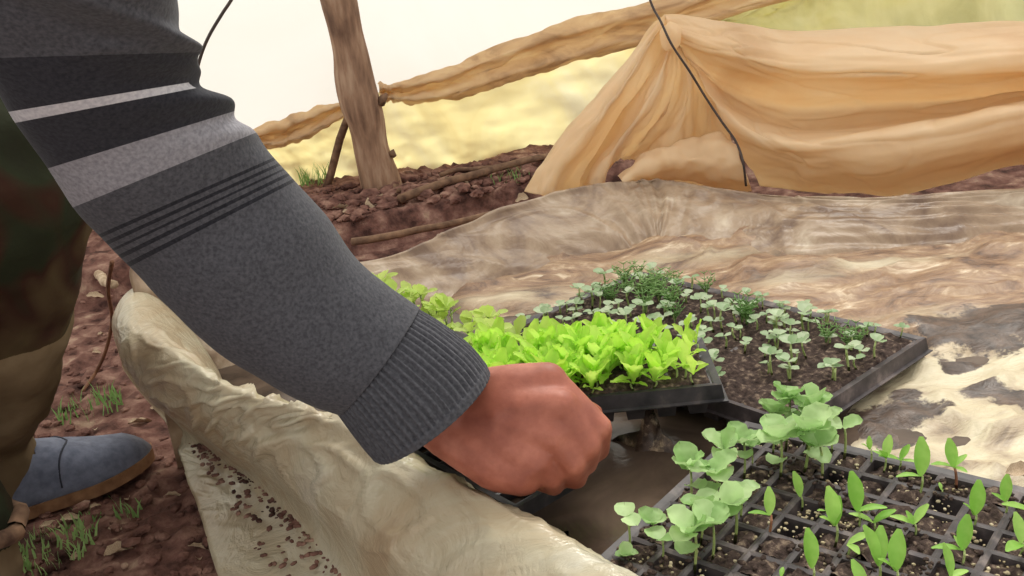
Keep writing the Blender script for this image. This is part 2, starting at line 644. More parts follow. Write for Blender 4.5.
stick(gp(398, 200, 0.012), gp(548, 156, 0.02), 0.011, 'long brown stick lying from the post foot along the wall')
stick(gp(352, 243, 0.006), gp(545, 206, 0.012), 0.008, 'long thin root lying along the soil step by the bed', 0.004)
stick(gp(398, 190, 0.03), gp(406, 214, 0.004), 0.006, 'short pale twig leaning on the soil just right of the post foot')
stick(gp(84, 268, 0.03), gp(118, 284, 0.03), 0.012, 'pale stick lying behind the left end of the bed', 0.004, mat='litter')
stick(gp(440, 176, 0.02), gp(500, 170, 0.02), 0.006, 'thin twig lying on mulch below the yellowed skirt')

# ------------------------------------------------------------------ bed: liner edge, floor, water
BP = [(760, 690, .045), (622, 596, .045), (517, 532, .045), (410, 474, .05), (330, 424, .062), (272, 407, .07), (224, 392, .075), (172, 360, .085), (138, 322, .095), (134, 288, .105)]
crest = [P(*c) for c in BP]
crease = [P(480, 720, -.1), P(405, 640, -.1), P(345, 580, -.1), P(298, 522, -.1), P(256, 484, -.1), P(226, 462, -.1), P(198, 440, -.095), P(164, 412, -.08), P(140, 388, -.04), P(122, 362, 0.0)]
skirt = [P(330, 740, -.135), P(270, 680, -.135), P(220, 580, -.135), P(202, 520, -.135), P(188, 480, -.135), P(180, 455, -.13), P(174, 438, -.12), P(163, 418, -.10), P(142, 394, -.07), P(124, 370, -0.04)]
back = [P(385, 263, .05), P(470, 227, .055), P(560, 198, .06), P(640, 184, .062), P(700, 190, .05), P(800, 200, .042), P(900, 200, .038), P(1024, 194, .036), P(1150, 192, .036), P(1320, 194, .036)]

mid = [c.lerp(k, 0.42) + V((-0.020, -0.016, 0.012)) for c, k in zip(crest, crease)]
mid[-1] = PD(113, 318, (crest[-1] - CO).length)
mid[-2] = PD(122, 352, (crest[-2] - CO).length)
inn = [V((0.045, 0.035, 0))] * len(crest)
inner = [V((c.x, c.y, 0)) + V((0.045, 0.035, -0.02)) for c in crest]
inner[-1] = V((crest[-1].x + 0.09, crest[-1].y - 0.03, -0.02))
inner[-2] = V((crest[-2].x + 0.08, crest[-2].y + 0.01, -0.02))


def edge_d(p, u, v):
    a = fbm(V((u * 16 + v * 2.5, v * 3, 3)), 1, 3) * 0.008
    # sharp creases of stiff film, strongest in the middle of the edge
    r = abs(noise.noise(V((u * 17 + v * 5, v * 9 - u * 6, 3.0))))
    a += max(0, 0.16 - r) * 0.05
    r = abs(noise.noise(V((u * 34 - v * 6, v * 12 + u * 8, 8.0))))
    a += max(0, 0.10 - r) * 0.015
    k = 0.25 + 0.9 * math.exp(-((u - 0.55) / 0.22) ** 2)
    if u > 0.85:
        k *= max(0.1, 1 - (u - 0.85) * 6)
    k *= max(0.0, 1 - max(0, v - 0.60) * 9) if v < 0.92 else 0.25      # tight in the fold at the soil
    k *= 1 - 0.6 * math.exp(-((v - 0.4) / 0.05) ** 2)
    k *= max(0.15, 1 - max(0, 0.3 - v) * 4)
    return a * k


bed = empty('seedling_bed', P(560, 440, -0.15))
tag(bed, 'long low water bed lined with cloudy plastic film, trays floating inside', 'seedbed')
rows = [inner, [i.lerp(c, 0.55) + V((0.012, 0.01, 0)) for i, c in zip(inner, crest)], [c + V((0.006, 0.005, -0.002)) for c in crest], mid, crease, skirt]
o = mk('near_edge_film', loft(rows, 300, 96, edge_d), M['film_edge'], bed, world=True)
solid(o, 0.0015)

# back edge film: inner face seen, falls to the floor of the bed in front and to the soil behind
cornr = [V((crest[-1].x, crest[-1].y + 0.0, 0.12)), V((-0.33, 1.10, 0.08))]
bc = cornr + back
innb = []
outb = []
wid = [0.05, 0.07, 0.09, 0.12, 0.16, 0.20, 0.17, 0.13, 0.10, 0.08, 0.08, 0.08]
for i, c in enumerate(bc):
    t = (bc[min(i + 1, len(bc) - 1)] - bc[max(i - 1, 0)])
    t.z = 0
    t.normalize()
    n = V((t.y, -t.x, 0))
    innb.append(V((c.x, c.y, -0.02 if i < 6 else -0.004)) + n * wid[i])
    outb.append(V((c.x, c.y, G - 0.03)) - n * 0.06)
mb = [a.lerp(b, 0.5) + V((0, 0, 0.004)) for a, b in zip(innb, bc)]


def back_d(p, u, v):
    a = fbm(V((u * 14 + v * 3, v * 3, 8)), 1, 3) * 0.007
    c = math.exp(-((u - 0.47) / 0.09) ** 2)
    a += c * 0.006 * noise.noise(V((u * 90 + v * 6, v * 2.0, 1)))
    r = abs(noise.noise(V((u * 12 + v * 2, v * 3, 5))))
    a += max(0, 0.05 - r) * 0.05
    if u > 0.55:
        a += 0.006 * noise.noise(V((u * 9, v * 22 + u * 4, 4))) * min(1, (u - 0.55) * 8)
    return a


rows = [innb, mb, [c + V((0, -0.006, -0.004)) for c in bc], [c + V((0, 0.012, -0.006)) for c in bc], [c.lerp(d, 0.5) for c, d in zip(bc, outb)], outb]
o = mk('back_edge_film', loft(rows, 320, 80, back_d), M['film_pink'], bed, world=True)
solid(o, 0.0015)

# floor of the bed
poly = [V((c.x + 0.032, c.y + 0.026)) for c in crest] + [V((c.x, c.y)) for c in bc[1:]] + [V((1.9, 0.9)), V((1.9, 0.1)), V((0.4, 0.1))]


def inside(x, y):
    c = False
    n = len(poly)
    for i in range(n):
        a, b = poly[i], poly[(i + 1) % n]
        if (a.y > y) != (b.y > y) and x < (b.x - a.x) * (y - a.y) / (b.y - a.y) + a.x:
            c = not c
    return c


FC = []
for (px, py, h) in [(430, 470, -.035), (520, 500, -.035), (600, 520, -.035), (640, 450, -.03), (700, 440, -.03), (720, 470, -.035), (560, 400, -.04), (650, 400, -.04), (480, 380, -.04),
                    (760, 520, -.03), (850, 500, -.03), (900, 560, -.03), (1000, 560, -.03), (800, 460, -.03), (620, 360, -.03), (760, 380, -.03), (560, 340, -.02), (850, 370, -.02), (680, 320, -.02), (900, 350, -.008),
                    (300, 380, -.02), (420, 320, -.03),
                    (900, 430, -.002), (960, 440, .004), (1020, 460, .004), (940, 400, .002), (1000, 400, .006), (970, 360, .0), (1024, 350, .006), (1010, 330, .008),
                    (900, 385, .002), (950, 372, .004), (880, 420, .000), (850, 430, -.004), (870, 430, .006), (900, 420, .008), (925, 372, .008), (950, 350, .010), (1000, 430, .010), (935, 458, .006), (1060, 380, .01), (940, 330, .008), (730, 265, .012), (780, 270, .012), (960, 320, .004), (880, 300, .004), (760, 290, .006), (640, 275, .008), (520, 300, .006), (480, 305, .004), (700, 250, .008), (850, 250, .004), (1000, 270, .004), (600, 262, .004), (1100, 400, .0), (1150, 300, .004)]:
    q = P(px, py, 0)
    FC.append((q.x, q.y, h))


WET = [(P(612, 440, 0), P(655, 446, 0), .0365, .006), (P(655, 446, 0), P(705, 460, 0), .0365, .007), (P(640, 450, 0), P(622, 500, 0), .026, .010)]


def floor_h(x, y):
    sw = sh = 0
    for (a, b, h) in FC:
        d = (x - a) ** 2 + (y - b) ** 2 + 1e-5
        w_ = 1 / d ** 2
        sw += w_
        sh += w_ * h
    p = V((x * 1.0, y * 1.7, 0))
    z = sh / sw
    for (a, b, hh, ww) in WET:                 # folds of liner that stick out of the water beside the hand
        ab = b - a
        t = max(0, min(1, ((x - a.x) * ab.x + (y - a.y) * ab.y) / (ab.x ** 2 + ab.y ** 2)))
        d = math.hypot(x - a.x - ab.x * t, y - a.y - ab.y * t)
        z += hh * math.exp(-(d / ww) ** 2)
    r = fbm(V((x * 3 - y, y * 7, 2)), 1, 4)
    z += r * 0.011 + fbm(V((x * 12, y * 20, 4)), 1, 3) * 0.004
    q = abs(fbm(V((x * 5 + 3, y * 10, 6)), 1, 3))
    if q < 0.12:
        z += (0.12 - q) * 0.06
    return z


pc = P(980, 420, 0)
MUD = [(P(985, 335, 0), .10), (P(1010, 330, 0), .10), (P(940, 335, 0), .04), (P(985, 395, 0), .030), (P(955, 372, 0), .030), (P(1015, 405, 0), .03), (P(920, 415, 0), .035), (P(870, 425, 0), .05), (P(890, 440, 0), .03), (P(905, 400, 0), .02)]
GLARE = [(P(530, 300, 0), .10, .035), (P(560, 318, 0), .09, .03), (P(700, 262, 0), .13, .03), (P(790, 285, 0), .10, .02), (P(930, 318, 0), .08, .02), (P(880, 268, 0), .09, .015)]  # glare streaks on the floor film, painted in as paler colour
bm = bmesh.new()
lay = bm.verts.layers.float.new('clean_glare')
lay2 = bm.verts.layers.float.new('mud')
st = 0.0085
nx, ny = int(2.2 / st), int(1.5 / st)
vv = {}
for i in range(nx):
    for j in range(ny):
        x, y = -0.5 + i * st, 0.12 + j * st
        if x > 1.2 and (i % 2 or j % 2) and False:
            continue
        if inside(x, y):
            v = bm.verts.new((x, y, floor_h(x, y)))
            c = 0.0
            q = pr = None
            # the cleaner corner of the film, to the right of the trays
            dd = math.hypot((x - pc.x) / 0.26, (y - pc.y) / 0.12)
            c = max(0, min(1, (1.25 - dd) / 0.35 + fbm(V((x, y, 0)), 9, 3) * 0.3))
            for q_, rx_, ry_ in GLARE:  # painted glare shares the layer with the cleaner corner
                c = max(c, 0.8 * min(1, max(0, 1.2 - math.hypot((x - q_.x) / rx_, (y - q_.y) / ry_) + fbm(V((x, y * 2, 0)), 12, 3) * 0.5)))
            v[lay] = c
            mu = 0
            for m_, r_ in MUD:
                mu = max(mu, 1 - math.hypot(x - m_.x, (y - m_.y) * 1.2) / (r_ * 1.3))
            wm = 1.0 if (x < 0.2 and y < 0.86 + (x - 0.1) * -0.5) else 0.0
            v[lay2] = max(max(0, mu) * 0.75, wm * 0.42)
            vv[(i, j)] = v
for (i, j), v in vv.items():
    k = [(i, j), (i + 1, j), (i + 1, j + 1), (i, j + 1)]
    if all(q in vv for q in k):
        bm.faces.new([vv[q] for q in k])
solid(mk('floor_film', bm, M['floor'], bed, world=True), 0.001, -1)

# water
bm = bmesh.new()
st = 0.02
vv = {}
for i in range(70):
    for j in range(62):
        x, y = -0.5 + i * st, 0.12 + j * st
        if inside(x, y) and x < 0.85:
            vv[(i, j)] = bm.verts.new((x, y, 0.0))
for (i, j), v in vv.items():
    k = [(i, j), (i + 1, j), (i + 1, j + 1), (i, j + 1)]
    if all(q in vv for q in k):
        bm.faces.new([vv[q] for q in k])
tag(mk('water_surface', bm, M['water']), kind='structure')

# debris caught in the outer crease of the film
bm = bmesh.new()
for k in range(230):
    t = random.random()
    i = 1.6 + t * 4.2
    a = crease[int(i)].lerp(crease[int(i) + 1], i % 1)
    b = skirt[int(i)].lerp(skirt[int(i) + 1], i % 1)
    p = a.lerp(b, random.random() ** 2 * 0.6) + V((0, 0, 0.001))
    r = random.uniform(0.001, 0.0035)
    m4 = Matrix.Translation(p) @ Matrix.Rotation(random.random() * 6, 4, 'Z') @ Matrix.Diagonal((r * 1.6, r, r * 0.6, 1))
    bmesh.ops.create_icosphere(bm, subdivisions=1, radius=1, matrix=m4)
tag(mk('crease_debris', bm, M['soil']), 'brown soil crumbs caught in the outer fold of the bed film', 'soil', kind='stuff')

# ------------------------------------------------------------------ tan curtain of film tied up behind the bed
def Ys(lst, Y):
    return [PY(x, y, Y if not isinstance(Y, (list, tuple)) else Y[i]) for i, (x, y) in enumerate(lst)]


cols = [
    [(664, 15), (667, 22), (670, 30), (673, 38), (680, 48), (690, 62), (702, 80), (716, 105), (735, 138), (748, 168), (760, 186)],
    [(700, 17), (702, 28), (705, 40), (710, 52), (716, 68), (724, 88), (738, 112), (752, 130), (768, 152), (785, 172), (797, 190)],
    [(740, 24), (742, 36), (745, 48), (748, 62), (752, 80), (758, 100), (768, 122), (775, 137), (790, 156), (806, 174), (818, 192)],
    [(790, 33), (792, 44), (795, 58), (796, 72), (798, 90), (800, 110), (806, 131), (812, 140), (826, 158), (842, 176), (858, 194)],
    [(860, 28), (862, 42), (864, 58), (865, 76), (866, 90), (868, 106), (871, 124), (874, 132), (880, 156), (890, 178), (900, 195)],
    [(940, 22), (940, 38), (942, 56), (944, 74), (946, 88), (947, 100), (948, 113), (950, 120), (952, 142), (956, 164), (962, 180)],
    [(1024, 21), (1024, 36), (1024, 52), (1024, 70), (1024, 82), (1024, 92), (1024, 100), (1024, 105), (1024, 128), (1024, 148), (1024, 163)],
    [(1160, 16), (1160, 32), (1160, 48), (1160, 64), (1160, 74), (1160, 82), (1160, 88), (1160, 92), (1160, 114), (1160, 134), (1160, 150)],
    [(1320, 12), (1320, 28), (1320, 44), (1320, 60), (1320, 70), (1320, 78), (1320, 84), (1320, 88), (1320, 110), (1320, 130), (1320, 146)],
]
dep = [1.60, 1.54, 1.50, 1.49, 1.54, 1.58, 1.53, 1.42, 1.40, 1.42, 1.50]
amp = [0.25, 0.6, 0.85, 1, 1, 1, 1, 1, 1]
shift = [0, -0.01, -0.02, -0.03, -0.06, -0.10, -0.15, -0.22, -0.30]
rows = []
for r in range(11):
    rows.append([PY(c[r][0], c[r][1], 1.5 + (dep[r] - 1.5) * amp[k] + shift[k]) for k, c in enumerate(cols)])


def cur_d(p, u, v):
    f = fbm(V((u * 4 + v * 2.2, v * 9, 6)), 1, 3)
    r = abs(fbm(V((u * 3.2 + v * 1.5, v * 7 - u * 2, 11)), 1, 2))
    return f * 0.007 + ((0.10 - r) * 0.05 if r < 0.10 else 0) * min(1, u * 4) * (1 - v * 0.6) + 0.004 * math.sin(v * 22 + u * 3) * max(0, 1 - u * 4)


curt = empty('film_curtain', P(690, 200, 0.03))
tag(curt, 'tan plastic film curtain gathered up by a wire behind the seedling bed', 'curtain')
o = mk('right_drape', loft(rows, 240, 150, cur_d), M['film_tan'], curt, world=True)
solid(o, 0.0015)

# drape left of the tie
colsL = [
    [(664, 15), (650, 26), (634, 44), (612, 74), (590, 102), (565, 130), (543, 158), (530, 176), (521, 190)],
    [(668, 18), (656, 36), (642, 58), (625, 86), (604, 112), (584, 138), (563, 164), (552, 184), (548, 196)],
    [(670, 22), (662, 44), (652, 70), (638, 94), (620, 118), (604, 142), (588, 166), (580, 182), (576, 196)],
    [(672, 28), (668, 54), (660, 78), (648, 100), (634, 122), (622, 138), (608, 158), (600, 176), (597, 192)],
    [(673, 34), (676, 62), (672, 86), (664, 106), (652, 126), (642, 138), (632, 148), (624, 154), (618, 158)],
    [(675, 38), (686, 66), (688, 92), (684, 112), (676, 130), (668, 146), (660, 158), (652, 164), (648, 168)],
    [(677, 42), (696, 74), (704, 98), (706, 120), (704, 140), (700, 158), (694, 174), (690, 184), (688, 190)],
    [(680, 46), (702, 82), (716, 106), (726, 128), (734, 146), (740, 162), (744, 176), (747, 186), (748, 192)],
]
depL = [0.0, -0.05, 0.03, -0.04, 0.04, 0.0, 0.03, -0.02]
rows = []
for r in range(9):
    rows.append([PY(c[r][0], c[r][1], 1.52 + depL[k] * min(1, r / 4) + 0.0 * r) for k, c in enumerate(colsL)])
o = mk('left_drape', loft(rows, 120, 100, lambda p, u, v: fbm(V((u * 11, v * 2.0, 3)), 1, 4) * 0.012 * min(1, v * 3) + fbm(p, 9, 3) * 0.008), M['film_tan'], curt, world=True)
solid(o, 0.0015)
# lower lobe hanging in front
colsB = [
    [(620, 178), (622, 181), (624, 184), (626, 186)],
    [(640, 158), (642, 166), (644, 176), (648, 184)],
    [(664, 146), (668, 158), (672, 170), (678, 180)],
    [(690, 140), (694, 154), (698, 168), (702, 182)],
    [(716, 132), (718, 152), (722, 172), (726, 188)],
    [(732, 140), (740, 160), (748, 178), (752, 192)],
]
rows = []
for r in range(4):
    rows.append([PY(c[r][0], c[r][1], [1.47, 1.43, 1.43, 1.46][r]) for c in colsB])
o = mk('lower_fold', loft(rows, 70, 34, lambda p, u, v: fbm(p, 16, 3) * 0.012), M['film_tan'], curt, world=True)
solid(o, 0.0015)
# knot at the tie
bm = bmesh.new()
kc = PY(671, 36, 1.49)
bmesh.ops.create_icosphere(bm, subdivisions=3, radius=1, matrix=Matrix.Translation(kc) @ Matrix.Diagonal((0.016, 0.014, 0.022, 1)))
for v in bm.verts:
    v.co += noise.noise_vector(v.co * 60) * 0.005
mk('knot', bm, M['film_tan'], curt, world=True)

pts = catmull(Ys([(560, -420), (600, -200), (632, -60), (650, 0), (661, 22), (672, 45), (690, 72), (706, 98), (722, 122), (736, 142), (743, 162), (746, 186)], [1.6, 1.55, 1.5, 1.5, 1.48, 1.465, 1.46, 1.46, 1.45, 1.44, 1.42, 1.42]), 60)
o = mk('tie_wire', tube(bmesh.new(), pts, 0.0019, 8), M['wire'])
tag(recentre(o), 'dark wire running down over the gathered tan curtain', 'wire')
pts = catmull(Ys([(520, -420), (380, -240), (282, -90), (236, -8), (222, 14), (208, 38), (199, 62), (192, 96), (186, 130)], 1.3), 50)
o = mk('hanging_wire', tube(bmesh.new(), pts, 0.0022, 8), M['wire'])
tag(recentre(o), 'thin dark curved wire hanging behind the sweater elbow against the white wall', 'wire')
a = [P(112, 262, 0.12), P(108, 290, 0.06), P(112, 320, -0.02), P(106, 350, -0.08), P(96, 372, -0.13), P(82, 392, -0.138)]
o = mk('cord', tube(bmesh.new(), catmull(a, 40), 0.0028, 8), M['string'])
tag(recentre(o), 'thin brown cord dropping to the soil at the left end of the bed', 'cord')

# ------------------------------------------------------------------ trays
def tray_mesh(nu, nv, pitch, deep, lip, solid_bottom=True):
    """origin at corner, u along +x, v along +y, top of the webs at z = 0"""
    bm = bmesh.new()
    web = pitch * 0.09
    cache = {}

    def vt(x, y, z):
        k = (round(x, 5), round(y, 5), round(z, 5))
        if k not in cache:
            cache[k] = bm.verts.new((x, y, z))
        return cache[k]

    def q(*ps):
        try:
            bm.faces.new([vt(*p) for p in ps])
        except ValueError:
            pass
    for i in range(nu):
        for j in range(nv):
            X, Y = i * pitch, j * pitch
            o_ = [(X, Y), (X + pitch, Y), (X + pitch, Y + pitch), (X, Y + pitch)]
            n_ = [(X + web, Y + web), (X + pitch - web, Y + web), (X + pitch - web, Y + pitch - web), (X + web, Y + pitch - web)]
            c = (X + pitch / 2, Y + pitch / 2)
            b_ = [(c[0] + (x - c[0]) * 0.62, c[1] + (y - c[1]) * 0.62) for x, y in n_]
            for k in range(4):
                l = (k + 1) % 4
                q((*o_[k], 0), (*o_[l], 0), (*n_[l], -0.0008), (*n_[k], -0.0008))
                q((*n_[k], -0.0008), (*n_[l], -0.0008), (*b_[l], -deep), (*b_[k], -deep))
            q(*[(*b, -deep) for b in b_])
    W_, D_ = nu * pitch, nv * pitch
    m = 0.005
    ring = [[(0, 0), (W_, 0), (W_, D_), (0, D_)], [(-m, -m), (W_ + m, -m), (W_ + m, D_ + m), (-m, D_ + m)]]
    e = m + 0.002
    f = m + 0.005
    ring.append([(-e, -e), (W_ + e, -e), (W_ + e, D_ + e), (-e, D_ + e)])
    ring.append([(-f, -f), (W_ + f, -f), (W_ + f, D_ + f), (-f, D_ + f)])
    zs = [0, 0.0015, -lip, -lip - 0.001]
    for a in range(3):
        for k in range(4):
            l = (k + 1) % 4
            bm.faces.new([bm.verts.new((*ring[a][k], zs[a])), bm.verts.new((*ring[a][l], zs[a])), bm.verts.new((*ring[a + 1][l], zs[a + 1])), bm.verts.new((*ring[a + 1][k], zs[a + 1]))])
    bmesh.ops.remove_doubles(bm, verts=bm.verts, dist=0.00005)
    bmesh.ops.recalc_face_normals(bm, faces=bm.faces)
    return bm


def tray(loc, ang, nu, nv, pitch, label, mat, soil, deep=0.038, lip=0.011, tilt=(0, 0), name='seedling_tray', group=None):
    t = empty(name, loc, ang)
    t.rotation_euler = (tilt[0], tilt[1], ang)
    tag(t, label, 'seedling tray', group)
    o = mk('tray_body', tray_mesh(nu, nv, pitch, deep, lip), mat, t, smooth=False)
    solid(o, 0.0011)
    if soil == 'full':          # soil spread over the webs
        bm = bmesh.new()
        a, b = nu * 6, nv * 6
        W_, D_ = nu * pitch, nv * pitch
        g = [[None] * (b + 1) for _ in range(a + 1)]
        for i in range(a + 1):
            for j in range(b + 1):
                x, y = W_ * i / a, D_ * j / b
                cx, cy = (x / pitch) % 1 - 0.5, (y / pitch) % 1 - 0.5
                e = max(abs(cx), abs(cy))
                z = 0.0028 - 0.003 * (1 - (e / 0.5) ** 3) + fbm(V((x, y, 1)), 60, 4) * 0.003 + fbm(V((x, y, 4)), 14, 2) * 0.002
                if i in (0, a) or j in (0, b):
                    z = -0.003
                g[i][j] = bm.verts.new((x, y, z))
        for i in range(a):
            for j in range(b):
                bm.faces.new((g[i][j], g[i + 1][j], g[i + 1][j + 1], g[i][j + 1]))
        tag(mk('potting_soil', bm, M['peat'], t), kind='stuff')
    elif soil == 'cells':
        bm = bmesh.new()
        s = 7
        for ci in range(nu):
            for cj in range(nv):
                fill = random.uniform(0.001, 0.007)
                if random.random() < 0.15:
                    fill = 0.024
                hw = pitch * 0.41 * (1 - 0.38 * fill / deep)
                c = ((ci + 0.5) * pitch, (cj + 0.5) * pitch)
                g = []
                for i in range(s):
                    r_ = []
                    for j in range(s):
                        x, y = c[0] + hw * (2 * i / (s - 1) - 1), c[1] + hw * (2 * j / (s - 1) - 1)
                        z = -fill + fbm(V((x, y, ci * 3.1)), 110, 3) * 0.005 + 0.002 * (1 - (2 * i / (s - 1) - 1) ** 2)
                        r_.append(bm.verts.new((x, y, z)))
                    g.append(r_)
                for i in range(s - 1):
                    for j in range(s - 1):
                        bm.faces.new((g[i][j], g[i + 1][j], g[i + 1][j + 1], g[i][j + 1]))
        tag(mk('potting_soil', bm, M['peat'], t), kind='stuff')
        bm = bmesh.new()
        for k in range(nu * nv * 14):
            p = V((random.random() * nu * pitch, random.random() * nv * pitch, 0.0005))
            if fbm(V((p.x, p.y, 2)), 22, 2) < 0.0:
                continue
            r = random.uniform(0.0007, 0.0024)
            bmesh.ops.create_icosphere(bm, subdivisions=1, radius=1, matrix=Matrix.Translation(p) @ Matrix.Rotation(random.random() * 6, 4, 'Z') @ Matrix.Diagonal((r * 1.5, r, r * .7, 1)))
        tag(mk('loose_soil', bm, M['peat'], t), kind='stuff')
        bm = bmesh.new()
        for k in range(nu * nv * 10):
            ci, cj = random.randrange(nu), random.randrange(nv)
            p = V(((ci + random.uniform(.15, .85)) * pitch, (cj + random.uniform(.15, .85)) * pitch, -0.0025))
            r = random.uniform(0.0004, 0.0015)
            bmesh.ops.create_icosphere(bm, subdivisions=1, radius=1, matrix=Matrix.Translation(p) @ Matrix.Rotation(random.random() * 6, 4, 'Z') @ Matrix.Diagonal((r * 1.4, r, r, 1)))
        tag(mk('vermiculite', bm, M['perlite'], t), kind='stuff')
    return t


def dirv(deg):
    return V((math.cos(math.radians(deg)), math.sin(math.radians(deg)), 0))


PIT = 0.0255
# tray B: wide flat tray behind; origin = far right corner region. x axis along 122+... see below
angB = 128
frB = P(792, 422, 0.028)
# origin front-right corner, u along the front edge (to the left/back), v must be 90 deg ccw -> use u = right edge dir, v = front edge dir
TB = tray(frB, math.radians(angB - 90), 8, 14, PIT, 'wide black tray of dark soil with scattered pale seedlings, floating behind', M['tray_grey'], 'full')
angC = 48
kC = V((0.205, 0.676, 0.026))
nC = (10, 13)
# origin: corner such that u = dir(-46) , v = dir(44) -> start at left corner
cC = kC - dirv(angC) * (10 * PIT) - dirv(angC - 90) * (1.25 * PIT)
TC = tray(cC, math.radians(angC - 90), 15, 10, PIT, 'black cell tray in the foreground, its square grid of cells planted with larger seedlings', M['tray_grey'], 'cells')
# tray A: lime lettuce tray held in the hand
flA = V((-0.107, 0.728, 0.061))
TA = tray(flA, math.radians(-3), 10, 3, 0.0265, 'black tray packed with lime green lettuce, front edge held up by the hand', M['tray'], 'full', deep=0.030, tilt=(math.radians(3), 0))
# tray D: yellow-green sprouts behind the sleeve
brD = P(538, 366, 0.034)
TD = tray(brD - dirv(38) * (4 * PIT), math.radians(38), 4, 12, PIT, 'black tray of yellow green sprouts half hidden behind the ribbed cuff', M['tray'], 'full')
# tray E: empty tray under the wrist along the near edge
frE = P(515, 506, 0.010)
TE = tray(frE, math.radians(38), 2, 8, PIT, 'empty black cell tray under the wrist beside the near edge of the bed', M['tray'], None, deep=0.034)

# ------------------------------------------------------------------ seedlings
def leaf_bm(L, Wd, shape, curl=0.3, cup=0.2, ruff=0.0, nu=10, nv=7, notch=0.0, seed=0):
    """leaf starting at the origin, growing along +x, face up +z"""
    bm = bmesh.new()
    g = []
    for i in range(nu):
        t = i / (nu - 1)
        if shape == 'round':
            hw = math.sqrt(max(0, 1 - (2 * t - 1) ** 2)) ** 0.8
            hw = max(hw, 0.06 if i == 0 else 0.02)
        elif shape == 'spoon':
            hw = (0.16 + 0.84 * (math.sin(min(1, t * 1.05) ** 1.6 * math.pi * 0.93) if t < 1 else 0.2))
            if i == nu - 1:
                hw = 0.35
        else:
            hw = max(0.12, math.sin(math.pi * min(0.985, 0.03 + 0.97 * t ** 1.15))) ** 0.65
            if i == 0:
                hw = 0.14
        row = []
        for j in range(nv):
            s = 2 * j / (nv - 1) - 1
            x = L * t
            if notch and t > 0.6:
                x -= L * notch * (1 - abs(s)) ** 1.2 * (t - 0.6) / 0.4
            z = curl * L * (t * t) * -0.5 + cup * Wd * s * s * hw * 0.6
            if ruff:
                z += ruff * Wd * math.sin(t * 17 + s * 4 + seed) * abs(s)
            row.append(bm.verts.new((x, s * hw * Wd / 2, z)))
        g.append(row)
    for i in range(nu - 1):
        for j in range(nv - 1):
            bm.faces.new((g[i][j], g[i + 1][j], g[i + 1][j + 1], g[i][j + 1]))
    return bm


def mesh_of(name, bm, mat):
    me = bpy.data.meshes.new(name)
    bm.normal_update()
    bm.to_mesh(me)
    bm.free()
    me.materials.append(mat)
    for p in me.polygons:
        p.use_smooth = True
    return me


LEAF = {
    'round': [mesh_of('leaf', leaf_bm(0.0150, 0.0160, 'round', 0.35, 0.25, 0.03, notch=0.22, seed=s), M['brassica']) for s in range(3)],
    'cup': [mesh_of('leaf', leaf_bm(0.017, 0.0165, 'round', 0.4, 0.3, 0.05, notch=0.16, seed=s), M['brassica']) for s in range(2)],
    'strap': [mesh_of('leaf', leaf_bm(0.0225, 0.0092, 'oval', c, 0.3, 0.02, seed=s), M['chard']) for s, c in ((0, 0.2), (1, 0.5))],
    'lettuce': [mesh_of('leaf', leaf_bm(0.031, 0.0135, 'spoon', c, 0.35, 0.09, seed=s), M['lettuce']) for s, c in ((0, 0.25), (1, 0.5), (2, 0.7))],
    'pale': [mesh_of('leaf', leaf_bm(0.0085, 0.0085, 'round', 0.3, 0.2, 0.03, 6, 5, notch=0.2, seed=s), M['pale']) for s in range(2)],
    'yellow': [mesh_of('leaf', leaf_bm(0.013, 0.0085, 'spoon', 0.3, 0.2, 0.05, 7, 5, seed=s), M['yellow']) for s in range(2)],
}


def feather_mesh():
    bm = bmesh.new()
    rnd = random.Random(3)
    for k in range(7):
        a = k * 2.4
        L = rnd.uniform(0.02, 0.034)
        pts = [V((0, 0, 0))]
        for i in range(1, 5):
            t = i / 4
            pts.append(V((math.cos(a) * 0.012 * t * t + 0, math.sin(a) * 0.012 * t * t, L * t)))
        tube(bm, pts, [0.0009, 0.0008, 0.0007, 0.0006, 0.0004], 4)
        for i in (2, 3, 4):
            for s in (-1, 1):
                b = a + s * 1.2
                tube(bm, [pts[i], pts[i] + V((math.cos(b) * 0.006, math.sin(b) * 0.006, 0.003))], [0.0009, 0.0004], 4)
    return bm


def stem_mesh(h, r, mat, bend=0.003):
    pts = [V((bend * math.sin(t * 2.2), bend * t * 0.5, h * t)) for t in (0, .25, .5, .75, 1)]
    return mesh_of('stem', tube(bmesh.new(), pts, [r * 1.2, r, r, r * 0.9, r * 0.8], 6), mat)


STEM = {'g': stem_mesh(1.0, 0.0009, M['stem'], 0.002), 'r': stem_mesh(1.0, 0.0011, M['stem_red'], 0.002)}


def obj(name, me, parent, loc=(0, 0, 0), rot=(0, 0, 0), sc=1.0):
    o = bpy.data.objects.new(name, me)
    COL.objects.link(o)
    o.parent = parent
    o.location = loc
    o.rotation_euler = rot
    o.scale = (sc, sc, sc) if not isinstance(sc, tuple) else sc
    return o


def plant(name, kind, h, leaves, stem='g'):
    """leaves: list of (az deg, pitch deg, scale, kind index, height fraction)"""
    r = empty(name, (0, 0, 0))
    s = obj('stem', STEM[stem], r)
    s.scale = (1, 1, h)
    for az, pi_, sc, k, hf in leaves:
        ms = LEAF[kind]
        obj('leaf', ms[k % len(ms)], r, (0, 0, h * hf), (0, -math.radians(pi_), math.radians(az)), sc)
    return r


def setp(o, p, rz, sc, label, cat='seedling', group=None):
    o.location = p
    o.rotation_euler = (random.uniform(-.12, .12), random.uniform(-.12, .12), rz)
    o.scale = (sc, sc, sc)
    o['label'] = label
    o['category'] = cat
    if group:
        o['group'] = group


def cell(T, i, j, pitch, z=-0.004):
    m = Matrix.LocRotScale(T.location, T.rotation_euler, None)
    return m @ V(((i + 0.5) * pitch, (j + 0.5) * pitch, z))


